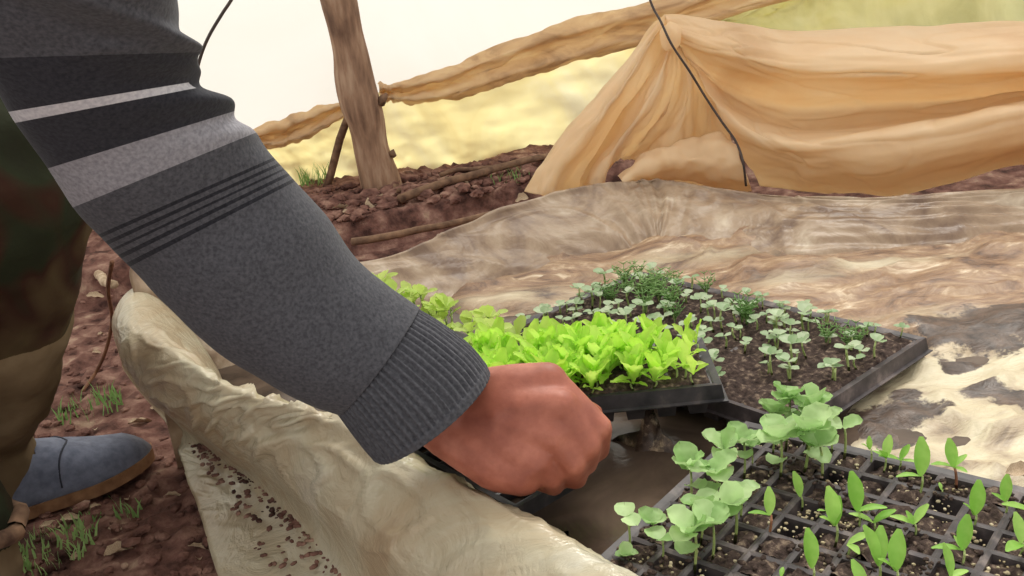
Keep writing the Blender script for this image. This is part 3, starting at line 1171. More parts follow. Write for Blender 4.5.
# --- foreground tray: each plant stands where it does in the photo
def br(h, n, az0, big=1.0):
    rnd = random.Random(int(h * 1e5) + n + int(az0))
    lv = []
    for k in range(n if n == 2 else n + 1):
        if k < 2:
            lv.append((az0 + 180 * k + rnd.uniform(-25, 25), rnd.uniform(5, 45), big * rnd.uniform(.9, 1.1), k, 1.0))
        elif k < 4:
            lv.append((az0 + 90 + 180 * k + rnd.uniform(-45, 45), rnd.uniform(35, 80), big * rnd.uniform(.95, 1.3), k, 0.97))
        else:
            lv.append((270 + rnd.uniform(-50, 50), rnd.uniform(0, 25), big * rnd.uniform(.8, 1.05), k, rnd.uniform(.5, .8)))
    return plant('brassica_seedling', 'round' if n < 4 else 'cup', h, lv)


def ch(h, lv, stem='r'):
    return plant('chard_seedling', 'strap', h, lv, stem)


ZC = 0.02


def footC(px, py):       # the foot of a seedling, kept inside the foreground tray
    p = P(px, py, ZC)
    q = Matrix.LocRotScale(TC.location, TC.rotation_euler, None)
    l = q.inverted() @ p
    l.x = max(0.3 * PIT, min(14.7 * PIT, l.x))
    l.y = max(0.3 * PIT, min(9.7 * PIT, l.y))
    l.z = -0.005
    return q @ l


# (px, py of the foot, height, leaves, azimuth, scale, label)
BR = [
    (622, 556, .036, 2, 100, 1.0, 'lone brassica seedling with two heart-shaped leaves, leftmost over the murky water'),
    (628, 566, .014, 3, 10, .6, 'tiny brassica sprout at the foot of the leftmost seedling'),
    (652, 548, .030, 3, 60, .75, 'small brassica seedling with a pair of small leaves, second from the left'),
    (662, 566, .022, 2, -40, .95, 'low brassica seedling with one wide slanting leaf near the bottom left of the cell tray'),
    (690, 520, .040, 4, 20, 1.1, 'tall brassica with a round cupped leaf at the left edge of the cell tray'),
    (700, 548, .034, 3, 150, 1.0, 'brassica seedling with folded mid green leaves low in the left cluster'),
    (694, 575, .030, 4, 70, 1.25, 'large brassica seedling with upright dark green leaves in the bottom left cluster'),
    (712, 566, .030, 3, 200, 1.15, 'brassica seedling with broad yellow-green leaves in the bottom left cluster'),
    (716, 520, .036, 4, 120, 1.15, 'pale brassica seedling with a broad leaf pair in the middle of the left cluster'),
    (735, 545, .030, 3, 30, 1.25, 'brassica seedling with spreading leaves at the right of the left cluster'),
    (740, 524, .026, 2, 10, 1.0, 'brassica seedling with one flat leaf pointing right, left cluster'),
    (724, 492, .034, 4, 80, 1.15, 'leafy pale brassica at the back of the left cluster'),
    (744, 484, .036, 4, 160, 1.0, 'brassica seedling between the left cluster and the back cluster'),
    (752, 470, .030, 3, 40, .8, 'small brassica seedling at the far left corner of the cell tray'),
    (772, 462, .040, 4, 100, 1.05, 'brassica seedling leftmost in the back cluster'),
    (785, 455, .046, 4, 60, 1.1, 'tall brassica with wavy leaves at the top of the back cluster'),
    (780, 484, .036, 4, 10, 1.2, 'brassica with deeply folded leaves at the lower left of the back cluster'),
    (803, 480, .034, 4, 140, 1.35, 'brassica with a large ruffled leaf in the middle of the back cluster'),
    (822, 484, .030, 3, -10, 1.25, 'brassica with a broad leaf spreading right, lower right of the back cluster'),
    (806, 455, .042, 3, 90, 1.05, 'brassica seedling in the middle back of the back cluster'),
    (826, 452, .040, 3, 20, 1.25, 'brassica with a bright round leaf at the right of the back cluster'),
    (824, 430, .032, 2, 10, 1.1, 'brassica seedling whose leaves stand against the dark soil of the far tray'),
    (852, 436, .036, 2, 15, 1.0, 'small two-leaved brassica by the raised corner of the far tray'),
    (858, 446, .030, 2, 0, 1.15, 'brassica with a flat leaf pair, rightmost of the back cluster'),
]
for px, py, h, n, az, sc, lab in BR:
    o = br(h, n, az, 1.0)
    setp(o, footC(px, py), random.uniform(-.3, .3), sc * 0.92, lab)

CHD = [
    (883, 476, .016, [(40, 60, .9, 0, 1), (200, 55, .95, 1, 1), (120, 30, .5, 1, 1)], 'g', 1.0, 'chard seedling with two slim leaves spread wide in the far corner of the cell tray'),
    (905, 466, .014, [(20, 50, .7, 0, 1), (160, 25, .8, 1, 1), (300, 20, .6, 0, 1)], 'g', 1.0, 'low spreading chard seedling in the back row of cells'),
    (893, 440, .020, [(80, 80, .6, 0, 1), (200, 60, .5, 1, 1)], 'g', .9, 'thin chard sprout standing against the pale film behind the cell tray'),
    (937, 452, .018, [(80, 75, .55, 0, 1), (250, 70, .4, 1, 1)], 'g', .9, 'spindly sprout at the back edge of the cell tray'),
    (918, 500, .018, [(100, 82, 1.3, 0, 1), (190, 12, .75, 1, 1)], 'g', 1.1, 'chard seedling with one large upright leaf in the middle of the cell tray'),
    (956, 492, .020, [(60, 70, 1.0, 0, 1), (170, 35, .8, 1, 1), (10, 25, .7, 0, 1), (280, 15, .55, 1, 1)], 'r', 1.05, 'bushy chard seedling with a reddish stem near the back edge'),
    (971, 532, .014, [(95, 82, 1.25, 0, 1), (190, 60, .6, 1, 1)], 'g', 1.0, 'chard seedling with one broad upright leaf beside a tan leaf scrap'),
    (1004, 520, .016, [(70, 72, 1.0, 0, 1), (150, 40, .5, 1, 1)], 'g', .95, 'chard seedling just right of the tan leaf scrap'),
    (1030, 530, .014, [(160, 30, 1.0, 1, 1), (60, 40, .8, 0, 1)], 'g', 1.0, 'chard seedling cut by the right edge of the view'),
    (1018, 560, .014, [(110, 60, 1.0, 0, 1), (230, 30, 1.0, 1, 1)], 'g', 1.0, 'chard seedling with a drooping leaf low at the right edge'),
    (960, 572, .016, [(70, 75, 1.15, 0, 1), (185, 15, .9, 1, 1), (130, 50, .5, 0, 1)], 'g', 1.0, 'chard seedling with one leaf up and one flat, bottom right of the cell tray'),
    (948, 600, .016, [(110, 75, 1.1, 0, 1), (10, 20, .7, 1, 1)], 'g', 1.0, 'chard seedling cut by the bottom of the view, right of centre in the tray'),
    (915, 540, .014, [(150, 35, .8, 1, 1), (20, 35, .9, 0, 1), (100, 60, .5, 1, 1)], 'g', .95, 'dull green chard seedling with three short leaves in the middle of the tray'),
    (858, 534, .018, [(100, 80, 1.35, 0, 1), (350, 20, .9, 1, 1)], 'g', 1.05, 'chard seedling with a long bright upright leaf left of the tray middle'),
    (835, 548, .018, [(110, 80, 1.3, 0, 1), (200, 60, .7, 1, 1), (60, 70, .9, 1, 1)], 'g', 1.1, 'dense chard seedling with crossing upright leaves'),
    (846, 560, .012, [(20, 30, .9, 0, 1), (290, 25, .8, 1, 1)], 'g', 1.0, 'low chard seedling between two upright ones in the lower tray'),
    (872, 538, .012, [(10, 30, .9, 0, 1), (150, 25, .8, 1, 1)], 'g', 1.0, 'chard seedling with short leaves spread flat beside the long upright leaf'),
    (802, 512, .014, [(95, 82, 1.05, 0, 1)], 'g', .95, 'single-leaved chard sprout in the soil between the two leaf types'),
    (768, 540, .020, [(95, 80, 1.0, 0, 1), (180, 20, .7, 1, 1)], 'r', 1.0, 'chard sprout with an orange-red stem beside the left cluster'),
    (812, 590, .016, [(95, 82, 1.25, 0, 1)], 'g', 1.05, 'upright single chard leaf cut by the bottom edge of the view'),
    (878, 588, .018, [(120, 75, 1.35, 0, 1), (50, 60, 1.1, 1, 1)], 'g', 1.1, 'large-leaved chard seedling at the bottom edge, centre of the tray'),
    (895, 592, .016, [(60, 70, 1.25, 0, 1), (190, 60, .8, 1, 1)], 'g', 1.05, 'chard seedling leaning right at the bottom edge, beside the large-leaved one'),
    (866, 610, .014, [(100, 50, 1.0, 0, 1), (220, 30, .9, 1, 1)], 'g', 1.0, 'chard seedling with only its leaf tip above the bottom edge'),
    (782, 588, .010, [(60, 30, .5, 1, 1), (220, 30, .5, 0, 1)], 'g', .8, 'tiny chard sprout low among soil crumbs at the bottom of the tray'),
    (826, 520, .010, [(30, 30, .45, 1, 1), (200, 30, .45, 0, 1)], 'g', .8, 'tiny sprout in a cell above the dense chard seedling'),
    (940, 500, .010, [(80, 40, .4, 1, 1), (250, 30, .4, 0, 1)], 'g', .8, 'tiny pale sprout in a cell right of the large upright leaf'),
]
for px, py, h, lv, stm, sc, lab in CHD:
    o = ch(h, lv, stm)
    setp(o, footC(px, py), random.uniform(-.35, .35), sc * 0.88, lab)

# --- lettuce tray
protos = []
for k in range(5):
    lv = []
    for q in range(8):
        lv.append((q * 137.5 + k * 40, random.uniform(60, 86) if q < 5 else random.uniform(15, 50), random.uniform(.8, 1.12) if q < 5 else random.uniform(.35, .6), q + k, 1.0))
    protos.append(plant('lettuce_seedling', 'lettuce', 0.006, lv))
small = plant('lettuce_seedling', 'lettuce', 0.010, [(80, 80, .72, 0, 1), (200, 50, .5, 1, 1), (330, 30, .5, 2, 1)])
used = set()
ROW = ['front', 'middle', 'back']
for i in range(10):
    for j in range(3):
        for rep in range(3):
            sm = i >= 8 and (i == 9 or rep)
            src = small if sm else protos[(i + j * 2 + rep) % 5]
            if sm and rep > 1:
                continue
            if id(src) in used:
                o = copy_tree(src)
            else:
                o = src
                used.add(id(src))
            p = cell(TA, i + random.uniform(-.4, .4), j + (-0.42, -0.05, 0.3)[rep] + random.uniform(-.08, .08), 0.0265, 0.0)
            lab = 'sparse small lettuce seedling with spoon-shaped leaves at the right end of the raised tray' if sm else 'lime green lettuce seedling in the ' + ROW[j] + ' row of the crowded raised tray'
            setp(o, p, random.random() * 6.28, random.uniform(.95, 1.15) if sm else random.uniform(.88, 1.12), lab, group='small lettuces at the tray end' if sm else 'lime lettuces, ' + ROW[j] + ' row of the raised tray')

# --- wide tray behind
pp = [plant('pale_seedling', 'pale', h, [(a, p1, s, 0, 1), (a + 175, p2, s, 1, 1)] + ([(a + 90, 50, s * .7, 0, 1)] if h > .012 else []))
      for h, a, p1, p2, s in ((.010, 10, 15, 20, 1.0), (.014, 60, 20, 10, 1.15), (.018, 100, 25, 30, 1.2), (.012, 150, 5, 25, .9))]
fe = empty('feathery_seedling', (0, 0, 0))
mk('foliage', feather_mesh(), M['feather'], fe)
obj('stem', STEM['g'], fe, sc=(1, 1, 0.012))
used = set()


FAR = ['near right', 'near left', 'far right', 'far left']


def place_far(i, j):       # i towards the back right, j towards the back left
    feather = (j > 7 and i > 3 and random.random() < 0.5)
    src = fe if feather else pp[random.randrange(4)]
    if id(src) in used:
        o = copy_tree(src)
    else:
        o = src
        used.add(id(src))
    p = cell(TB, i + random.uniform(-.25, .25), j + random.uniform(-.25, .25), PIT, -0.002)
    if feather:
        setp(o, p, random.random() * 6.28, random.uniform(.75, 1.1), 'feathery mid green seedling at the far left corner of the wide soil tray', group='feathery seedlings in the wide tray')
    else:
        setp(o, p, random.random() * 6.28, random.uniform(.95, 1.4), 'small pale two-leaved seedling in the ' + FAR[(i > 3) * 2 + (j > 6)] + ' quarter of the wide soil tray', group='pale seedlings, ' + FAR[(i > 3) * 2 + (j > 6)] + ' quarter of the wide tray')


for i in range(8):            # i towards the back right, j towards the back left
    for j in range(14):
        r = random.random()
        dens = 0.50 + 0.06 * j + 0.05 * i
        if i < 2 and j < 5:
            dens = 0.14
        if i >= 6 and j < 3:
            dens = 0.3
        if r > dens:
            continue
        for rep in range(2 if random.random() < 0.55 else 1):
            place_far(i, j)

for k, (px, py) in enumerate([(742, 312), (747, 314), (848, 338), (856, 336), (826, 332), (900, 326), (775, 322)]):
    o = copy_tree(fe if k < 5 else pp[1])
    setp(o, P(px, py + 12, 0.028), random.random() * 6, .8 if k > 1 else 1.0, 'small dark sprout standing at the far edge of the wide soil tray', group='sprouts along the far tray edge')

# --- yellow sprouts
yp = [plant('yellow_green_sprout', 'yellow', h, [(a, 35, 1, 0, 1), (a + 150, 25, 1.1, 1, 1), (a + 80, 60, 1.1, 0, 1), (a + 250, 50, .9, 1, .8)]) for h, a in ((.014, 0), (.020, 50), (.026, 100))]
used = set()
for i in range(4):
    for j in range(12):
        for rep in range(2):
            if random.random() > .82:
                continue
            src = yp[random.randrange(3)]
            if id(src) in used:
                o = copy_tree(src)
            else:
                o = src
                used.add(id(src))
            setp(o, cell(TD, i + random.uniform(-.4, .4), j + random.uniform(-.4, .4), PIT, -0.002), random.random() * 6.28, random.uniform(1.25, 1.7),
                 'yellow green sprout in the tray half hidden behind the cuff', group='yellow green sprouts behind the cuff')

# leaf scraps in the foreground tray
def scrap(px, py, z, s, rz, label, mat='litter', group=None, rx=0.3, src=None):
    if src is None:
        o = mk('dry_leaf', leaf_bm(1.0, 0.5, 'oval', 0.5, 0.5, 0.08), M[mat])
        o.data.transform(Matrix.Diagonal((1, 1, 1, 1)))
    else:
        o = src.copy()
        COL.objects.link(o)
    p = z if isinstance(z, Vector) else P(px, py, z)
    o.location = p
    o.rotation_euler = (rx, 0.1, rz)
    o.scale = (s, s, s)
    tag(o, label, 'dry leaf', group)
    return o


scrap(980, 520, 0.026, 0.014, 1.2, 'tan dry leaf scrap standing in a cell of the foreground tray', rx=1.0)
l0 = scrap(1006, 474, 0.028, 0.03, 0.2, 'pinkish brown dry leaf at the far right corner of the foreground tray', 'litter')
k = 0
for px, py, s, rz in [(172, 439, .045, .2), (128, 424, .05, .6), (95, 480, .05, .3), (104, 556, .05, .9), (188, 546, .03, 0), (60, 520, .03, .5), (40, 526, .03, .2), (128, 500, .02, 2), (165, 495, .025, .2), (90, 508, .02, 1),
                      (150, 408, .03, .1), (120, 350, .03, 1), (95, 430, .02, 2), (108, 528, .02, 0), (86, 296, .04, .3), (98, 335, .03, 1.2), (92, 352, .02, .1), (140, 450, .02, 1), (200, 560, .02, 2), (70, 560, .03, 1)]:
    p = gp(px, py, 0.006)
    o = scrap(px, py, p, s * 0.75, rz, 'pale dry leaf scrap on the brown soil near the blue shoe', group='dry leaf scraps near the shoe', rx=random.uniform(-.5, .5), src=l0)
for kx in range(26):
    px = random.uniform(330, 530)
    py = 205 - (px - 330) * 0.14 + random.uniform(-8, 22)
    p = gp(px, py, 0.008)
    scrap(px, py, p, random.uniform(.03, .07), random.random() * 6, 'brown dry leaf scrap in the mulch below the yellowed wall skirt', group='dry leaf scraps along the wall', rx=random.uniform(-.8, .8), src=l0)

# white and green litter by the left foot of the curtain
for (px, py, s, rz, lab) in [(505, 186, .06, .4, 'pale crumpled scrap lying left of the curtain foot'), (516, 182, .05, 1.8, 'white crumpled scrap touching the curtain foot')]:
    bm = bmesh.new()
    bmesh.ops.create_icosphere(bm, subdivisions=3, radius=1, matrix=Matrix.Diagonal((s * .5, s * .3, s * .35, 1)))
    for v in bm.verts:
        v.co += noise.noise_vector(v.co * 40) * 0.012
    o = mk('paper_scrap', bm, M['film_edge'])
    o.location = gp(px, py, 0.012)
    tag(o, lab, 'litter')

# mulch and clods
bm = bmesh.new()
for k in range(420):
    px = random.uniform(300, 560)
    base = 196 - (px - 320) * 0.15
    py = base + random.uniform(-6, 30)
    p = gp(px, py)
    r = random.uniform(0.006, 0.02)
    m4 = Matrix.Translation(p + V((0, 0, r * 0.3))) @ Matrix.Rotation(random.random() * 6, 4, 'Z') @ Matrix.Rotation(random.uniform(-.5, .5), 4, 'X') @ Matrix.Diagonal((r * random.uniform(1, 2.2), r, r * 0.6, 1))
    bmesh.ops.create_icosphere(bm, subdivisions=1, radius=1, matrix=m4)
for k in range(500):
    px = random.uniform(0, 220)
    py = random.uniform(270, 576)
    p = gp(px, py)
    r = random.uniform(0.002, 0.008)
    m4 = Matrix.Translation(p + V((0, 0, r * 0.3))) @ Matrix.Rotation(random.random() * 6, 4, 'Z') @ Matrix.Diagonal((r * random.uniform(1, 1.8), r, r * 0.7, 1))
    bmesh.ops.create_icosphere(bm, subdivisions=1, radius=1, matrix=m4)
tag(mk('soil_clods', bm, M['soil'], smooth=False), 'loose reddish brown soil clods and crumbs on the ground', 'soil', kind='stuff')


def tuft(px, py, n, h, label, spread=0.04, mat='chard'):
    bm = bmesh.new()
    c = gp(px, py)
    for k in range(n):
        a = random.random() * 6.28
        rr = spread * math.sqrt(random.random())
        b = V((rr * math.cos(a), rr * math.sin(a), -0.004))
        hh = h * random.uniform(.5, 1)
        l = V((random.uniform(-.5, .5), random.uniform(-.5, .5), 0)) * hh
        wd = V((math.cos(a), math.sin(a), 0)) * 0.0015
        v = [bm.verts.new(b - wd), bm.verts.new(b + wd), bm.verts.new(b + V((0, 0, hh * .6)) + l * .4 + wd * .7), bm.verts.new(b + V((0, 0, hh * .6)) + l * .4 - wd * .7), bm.verts.new(b + V((0, 0, hh)) + l)]
        bm.faces.new((v[0], v[1], v[2], v[3]))
        bm.faces.new((v[3], v[2], v[4]))
    o = mk('grass_tuft', bm, M[mat])
    o.location = c
    tag(o, label, 'grass', kind='stuff')


tuft(90, 408, 60, .03, 'sparse grass on the soil above the blue shoe', .05, 'feather')
tuft(50, 548, 130, .022, 'green grass patch at the bottom left below the shoe', .05, 'feather')
tuft(78, 530, 40, .02, 'thin grass right of the bottom left grass patch', .03, 'feather')
tuft(128, 515, 16, .03, 'few grass blades in the soil between shoe and bed', .02, 'feather')
tuft(315, 182, 50, .06, 'small green weed at the wall left of the stick', .04, 'feather')
tuft(510, 180, 30, .04, 'small green weed beside the curtain foot', .05, 'feather')

# ------------------------------------------------------------------ the person
def capsule(bm, a, b, ra, rb, seg=18):
    d = b - a
    L = d.length
    n = max(2, int(L / (min(ra, rb) * 0.35)) + 1)
    for i in range(n + 1):
        t = i / n
        bmesh.ops.create_icosphere(bm, subdivisions=2, radius=ra + (rb - ra) * t, matrix=Matrix.Translation(a.lerp(b, t)))


def chain(bm, pts):
    for (a, ra), (b, rb) in zip(pts[:-1], pts[1:]):
        capsule(bm, a, b, ra, rb)


def remesh(o, vox, sm=4):
    r = o.modifiers.new('skin', 'REMESH')
    r.mode = 'VOXEL'
    r.voxel_size = vox
    r.use_smooth_shade = True
    s = o.modifiers.new('smooth', 'SMOOTH')
    s.iterations = sm
    s.factor = 0.5


person = empty('person', V((-0.7, 0.85, G)))
tag(person, 'crouching person in grey striped sweater and camouflage trousers reaching into the bed', 'person')

elbow = PD(142, 150, 0.66)
shoulder = V((-0.36, 0.40, 0.60))
wrist = PD(462, 415, 0.735)
fore = PD(300, 300, 0.70)
H = lambda x, y, d: PD(x, y, d)
bm = bmesh.new()
# arm
chain(bm, [(shoulder, .050), (PD(70, 20, .585), .042), (elbow, .038), (fore, .036), (H(430, 395, .735), .029), (wrist, .0265)])
# wrist is flatter than round: two strands
wu, wl_ = H(476, 398, .735), H(452, 430, .735)
chain(bm, [(H(425, 388, .735), .026), (wu, .024), (H(528, 392, .728), .021)])
chain(bm, [(H(420, 400, .735), .026), (wl_, .024), (H(500, 455, .728), .026)])
# knuckles (base joints) index, middle, ring, little
mcp = [H(548, 381, .716), H(560, 407, .703), H(553, 436, .702), H(536, 462, .704)]
rk = [.0150, .0150, .0142, .0130]
for p, r in zip(mcp, rk):
    chain(bm, [(wu.lerp(wl_, .5), .024), (p + (wrist - p) * 0.3, r + .006), (p, r)])
chain(bm, [(wu, .023), (H(512, 386, .722), .0175), (mcp[0], rk[0])])
chain(bm, [(wl_, .024), (H(498, 462, .722), .023), (H(522, 474, .714), .017), (mcp[3], rk[3])])
chain(bm, [(H(505, 420, .722), .026), (H(532, 425, .718), .022)])
# fingers: first joint out to the right, then curling down and back under
pip = [H(599, 428, .712), H(588, 446, .706), H(574, 463, .706), H(552, 477, .712)]
dipj = [H(598, 449, .738), H(586, 463, .734), H(576, 478, .730), H(554, 486, .734)]
tip = [H(590, 456, .757), H(576, 468, .754), H(558, 476, .752), H(538, 482, .752)]
rf = [(.0118, .0105, .0095, .008), (.0118, .0105, .0095, .008), (.0112, .0100, .009, .0078), (.0102, .0090, .008, .007)]
for k in range(4):
    chain(bm, [(mcp[k], rk[k] * 0.93), (pip[k], rf[k][1]), (dipj[k], rf[k][2]), (tip[k], rf[k][3])])
# thumb on the far side of the palm, reaching along the tray edge
chain(bm, [(H(500, 392, .745), .017), (H(535, 392, .765), .014), (H(568, 404, .775), .0115), (H(592, 414, .778), .0095)])
# torso, out of the frame on the left
chest = V((-0.62, 0.34, 0.50))
neck = V((-0.52, 0.30, 0.66))
pelvis = V((-0.98, 0.66, 0.12))
chain(bm, [(shoulder, .055), (chest + V((0.06, 0.02, .06)), .09), (chest, .12), (chest.lerp(pelvis, .5), .12), (pelvis, .13)])
chain(bm, [(chest, .1), (neck, .055)])
knee1 = PD(-8, 192, 1.0)
_t = P(152, 452, G + 0.012)
_h = P(14, 506, G + 0.012)
_d = (_t - _h).normalized()
ank1 = _t - _d * 0.17 + V((0, 0, 0.065))
knee2 = V((-0.66, 0.62, 0.22))
ank2 = P(-28, 560, -0.08)
toe1 = _t - _d * 0.06 + V((0, 0, 0.012))
toe2 = P(30, 600, -0.115)
chain(bm, [(pelvis, .11), (knee1, .058), (knee1.lerp(ank1, .35), .050), (ank1, .028), (ank1 + V((0, 0, -.035)), .02), (toe1, .012)])
chain(bm, [(pelvis, .11), (knee2, .058), (knee2.lerp(ank2, .35), .050), (ank2, .028), (ank2 + V((0, 0, -.035)), .02), (toe2, .012)])
o = mk('body', bm, M['skin'], person, world=True)
remesh(o, 0.0024, 5)
tag(o, 'reddish brown bare hand and wrist')

# trousers
bm = bmesh.new()
chain(bm, [(pelvis, .145), (knee1.lerp(pelvis, .45) + V((0, 0, .03)), .14), (knee1 + V((0, 0, .012)), .096), (knee1.lerp(ank1, .45), .068), (ank1 + V((0, 0, .05)), .047), (ank1 + V((0, 0, .02)), .044)])
chain(bm, [(pelvis, .145), (knee2.lerp(pelvis, .45), .11), (knee2, .080), (knee2.lerp(ank2, .45), .066), (ank2 + V((0, 0, .05)), .050), (ank2 + V((0, 0, .02)), .046)])
o = mk('trousers', bm, M['camo'], person, world=True)
remesh(o, 0.006, 4)
tx = bpy.data.textures.new('cloth_folds', 'CLOUDS')
tx.noise_scale = 0.09
dm = o.modifiers.new('folds', 'DISPLACE')
dm.texture = tx
dm.strength = 0.022
dm.mid_level = 0.5
tag(o, 'dark camouflage trousers')
for kn, an in ((knee1, ank1), (knee2, ank2)):
    bm = bmesh.new()
    chain(bm, [(kn.lerp(an, .42), .074), (kn.lerp(an, .7), .060), (an + V((0, 0, .03)), .046), (an + V((0, 0, -.012)), .045), (an - _d * 0.02 + V((0, 0, -.035)), .046)])
    o = mk('trouser_leg', bm, M['tan_cloth'], person, world=True)
    remesh(o, 0.005, 4)
    dm = o.modifiers.new('folds', 'DISPLACE')
    dm.texture = tx
    dm.strength = 0.018
    dm.mid_level = 0.5
    tag(o, 'tan lower trouser leg')

# sweater: torso
bm = bmesh.new()
chain(bm, [(shoulder, .078), (chest + V((0.06, 0.02, .06)), .11), (chest, .145), (chest.lerp(pelvis, .5), .15), (pelvis.lerp(chest, .15), .155)])
o = mk('sweater', bm, M['knit_grey'], person, world=True)
remesh(o, 0.008, 3)

# sweater: sleeve built ring by ring
RG = [  # lower edge px, upper edge px, distance, push of the near side along the arm, stripe start
    ((-260, -330), (150, -300), .50, 0),
    ((-180, -180), (165, -150), .50, 0),
    ((-120, -70), (180, -50), .52, 0),
    ((-62, 0), (186, 8), .545, 0),
    ((-20, 58), (196, 52), .57, 0),
    ((14, 120), (208, 84), .595, 0),
    ((50, 168), (232, 112), .62, 0),
    ((76, 206), (252, 134), .635, 0),
    ((100, 236), (272, 160), .65, 0),
    ((132, 270), (296, 184), .665, 0),
    ((180, 318), (325, 216), .675, 0),
    ((236, 364), (355, 254), .69, .05),
    ((300, 402), (392, 288), .70, .08),
    ((340, 414), (417, 309), .705, .1),
]
CG = [((338, 413), (418, 309), .705, .1), ((352, 432), (440, 322), .707, .14), ((366, 450), (470, 346), .71, .2), ((377, 462), (489, 370), .712, .26)]


def rings(R, n, nseg, fdisp, thin=None):
    Cs, Ms, Ns = [], [], []
    for i, (L, U, d, push) in enumerate(R):
        l3, u3 = PD(*L, d), PD(*U, d)
        Cs.append((l3 + u3) / 2)
        Ms.append((u3 - l3) / 2)
    for i, (L, U, d, push) in enumerate(R):
        ax = (Cs[min(i + 1, len(Cs) - 1)] - Cs[max(0, i - 1)]).normalized()
        view = (Cs[i] - CO).normalized()
        nn = (-view + ax * push)
        nn -= Ms[i].normalized() * nn.dot(Ms[i].normalized()) * 0.5
        nn.normalize()
        Ns.append(nn * min(Ms[i].length, 0.075) * 0.92)
    Cs, Ms, Ns = catmull(Cs, n), catmull(Ms, n), catmull(Ns, n)
    bm = bmesh.new()
    rg = []
    for i in range(n):
        t = i / (n - 1) * (len(R) - 1)
        row = []
        for k in range(nseg):
            th = 2 * math.pi * k / nseg
            dv = Ms[i] * math.cos(th) + Ns[i] * math.sin(th)
            f = 1 + fdisp(t, th, Cs[i] + dv)
            row.append(bm.verts.new(Cs[i] + dv * f))
        rg.append(row)
    return bm, rg


def sl_d(t, th, p):
    f = fbm(p, 11, 3) * 0.05
    g = math.exp(-((t - 5.0) / 1.5) ** 2)
    # bunched folds at the elbow, strongest on the upper side (th = 0)
    up = max(0, math.cos(th - 0.3)) ** 1.5
    f += g * up * 0.10 * math.sin(t * 4.6 + math.sin(th) * 1.6 + 0.6)
    g2 = math.exp(-((t - 3.3) / 1.0) ** 2)
    f += g2 * 0.07 * math.sin(th * 3.0 + t * 1.4)
    q = t - (2.9 + 0.9 * math.cos(th))          # long slanting fold of the upper sleeve
    f += 0.10 * math.exp(-(q / 0.22) ** 2) - 0.07 * math.exp(-((q - 0.5) / 0.28) ** 2)
    q = t - (4.3 - 0.5 * math.cos(th - 0.8))
    f += 0.05 * math.exp(-(q / 0.2) ** 2) * max(0, math.cos(th - 0.7))
    if 12 < t:
        f += 0.04 * (t - 12)
    # the five fine dark ribs are slightly sunk
    return f


n = 400
bm, rg = rings(RG, n, 120, sl_d)
for i in range(n - 1):
    t = (i + 0.5) / (n - 1) * (len(RG) - 1)
    for k in range(120):
        th = 2 * math.pi * (k + .5) / 120
        f = bm.faces.new((rg[i][k], rg[i][(k + 1) % 120], rg[i + 1][(k + 1) % 120], rg[i + 1][k]))
        if t < 4.0:
            mi = 0
        elif t < 4.86:
            mi = 1
        elif t < 5.06:
            mi = 3 if math.cos(th) < 0.88 else 1
        elif t < 6.0:
            mi = 1
        elif t < 7.0:
            mi = 2
        elif 7.95 < t < 9.05:
            mi = 4 if ((t - 7.95) / 0.22) % 1 < 0.42 else 0
        else:
            mi = 0
        f.material_index = mi
sleeve = mk('sleeve', bm, [M['knit_grey'], M['knit_dark'], M['knit_light'], M['knit_white'], M['knit_black']], person, world=True)
solid(sleeve, 0.003, -1)
tag(sleeve, 'grey knitted sleeve with white, pale and charcoal stripes')

NS = 360
bm, rg = rings(CG, 60, NS, lambda t, th, p: (0.022 * (1 if (th / (2 * math.pi) * 60) % 1 < 0.5 else -1) * (1 if t < 2.6 else 0.25)) + fbm(p, 12, 2) * 0.03 + (0.02 if t > 2.6 else 0) - 0.10 * max(0, t - 2.75))
for i in range(59):
    for k in range(NS):
        bm.faces.new((rg[i][k], rg[i][(k + 1) % NS], rg[i + 1][(k + 1) % NS], rg[i + 1][k]))
cuff = mk('ribbed_cuff', bm, M['knit_grey'], sleeve)
cuff.matrix_parent_inverse = (Matrix.Translation(person.location)).inverted() @ Matrix.Identity(4)
cuff.matrix_parent_inverse = Matrix.Identity(4)
solid(cuff, 0.004, -1)
tag(cuff, 'ribbed grey cuff')


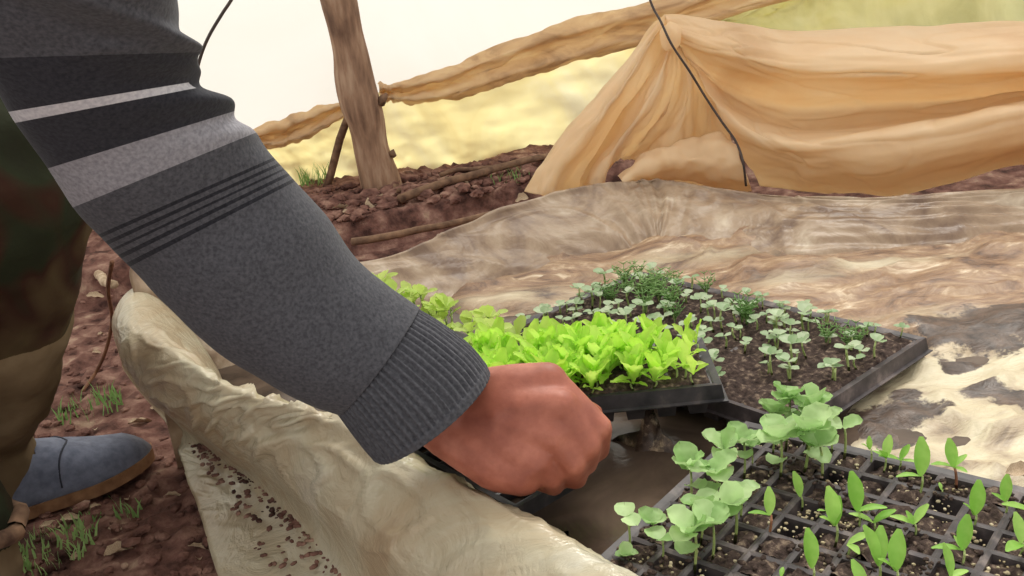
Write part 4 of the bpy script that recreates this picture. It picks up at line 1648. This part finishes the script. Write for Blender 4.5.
# shoes: slip-ons
def shoe(toe, ang, label):
    r = empty('shoe', toe)
    r.rotation_euler = (0, 0, ang)
    r.parent = person
    r.matrix_parent_inverse = Matrix.Translation(person.location).inverted()
    r['label'] = label
    L = 0.255
    # outline half width along the length, x = 0 at the toe going backwards
    def hw(t):
        return 0.046 * (math.sin(min(1, t / 0.34) * math.pi / 2) ** 0.55 if t < 0.34 else 1 - 0.30 * min(1, (t - .34) / .35) + 0.0) * (1 if t < .9 else math.sqrt(max(0.02, 1 - ((t - .9) / .1) ** 2)))
    def ht(t):
        return 0.024 + 0.050 * (1 / (1 + math.exp(-(t - 0.36) * 9)))
    bm = bmesh.new()
    rings_ = []
    for i in range(40):
        t = 0.004 + i / 39 * 0.992
        row = []
        for k in range(25):
            a = math.pi * k / 24
            c, s = math.cos(a), math.sin(a)
            y = hw(t) * abs(c) ** 0.75 * (1 if c > 0 else -1)
            z = 0.012 + ht(t) * (s ** 0.8) * (min(1, t / 0.10) ** 0.5)
            if t > .99:
                z = 0.012 + (z - .012) * .8
            row.append(bm.verts.new((-L * t, y, z)))
        rings_.append(row)
    for i in range(39):
        for k in range(24):
            t = (i + .5) / 39
            if t > 0.52 and 8 <= k <= 15:      # foot opening
                continue
            bm.faces.new((rings_[i][k], rings_[i][k + 1], rings_[i + 1][k + 1], rings_[i + 1][k]))
    o_ = mk('upper', bm, M['shoe'], r)
    solid(o_, 0.003, 0)
    bm = bmesh.new()
    top, bot = [], []
    N_ = 44
    out = [(-L * (0.0 + i / N_), (hw(max(.004, i / N_)) + 0.004)) for i in range(N_ + 1)]
    ring = [(x + (0.004 if i == 0 else 0), y) for i, (x, y) in enumerate(out)] + [(x, -y) for x, y in out[::-1]]
    t_ = [bm.verts.new((x, y, 0.015)) for x, y in ring]
    b_ = [bm.verts.new((x, y, 0.0)) for x, y in ring]
    bm.faces.new(t_)
    bm.faces.new(b_[::-1])
    for i in range(len(ring)):
        k = (i + 1) % len(ring)
        bm.faces.new((b_[i], b_[k], t_[k], t_[i]))
    mk('sole', bm, M['sole'], r, smooth=False)
    bm = bmesh.new()
    pts = []
    for k in range(1, 24):
        a = math.pi * k / 24
        c, s = math.cos(a), math.sin(a)
        t = 0.36 + 0.10 * abs(c)
        pts.append(V((-L * t, (hw(t) + .001) * abs(c) ** 0.75 * (1 if c > 0 else -1), 0.013 + (ht(t) + .001) * s ** 0.8)))
    tube(bm, pts, 0.0012, 6)
    mk('seam', bm, M['seam'], r)
    return r


t1 = P(152, 452, G + 0.012)
h1 = P(14, 506, G + 0.012)
d1 = t1 - h1
shoe(V((t1.x, t1.y, G + 0.006)), math.atan2(d1.y, d1.x), 'blue grey canvas shoe, the whole toe on the soil')
shoe(P(62, 620, G + 0.006), math.atan2(d1.y, d1.x) - 0.5, 'second blue grey shoe, only its tip at the bottom left corner')
# turned-up hems
bm = bmesh.new()
c2 = ank2 + V((0, 0, .03))
N_ = 30
pts = [c2 + V((.052 * math.cos(6.2832 * k / N_), .052 * math.sin(6.2832 * k / N_), 0.004 * math.sin(k))) for k in range(N_ + 1)]
tube(bm, pts, 0.009, 8, False)
mk('trouser_hem', bm, M['twig'], person, world=True)
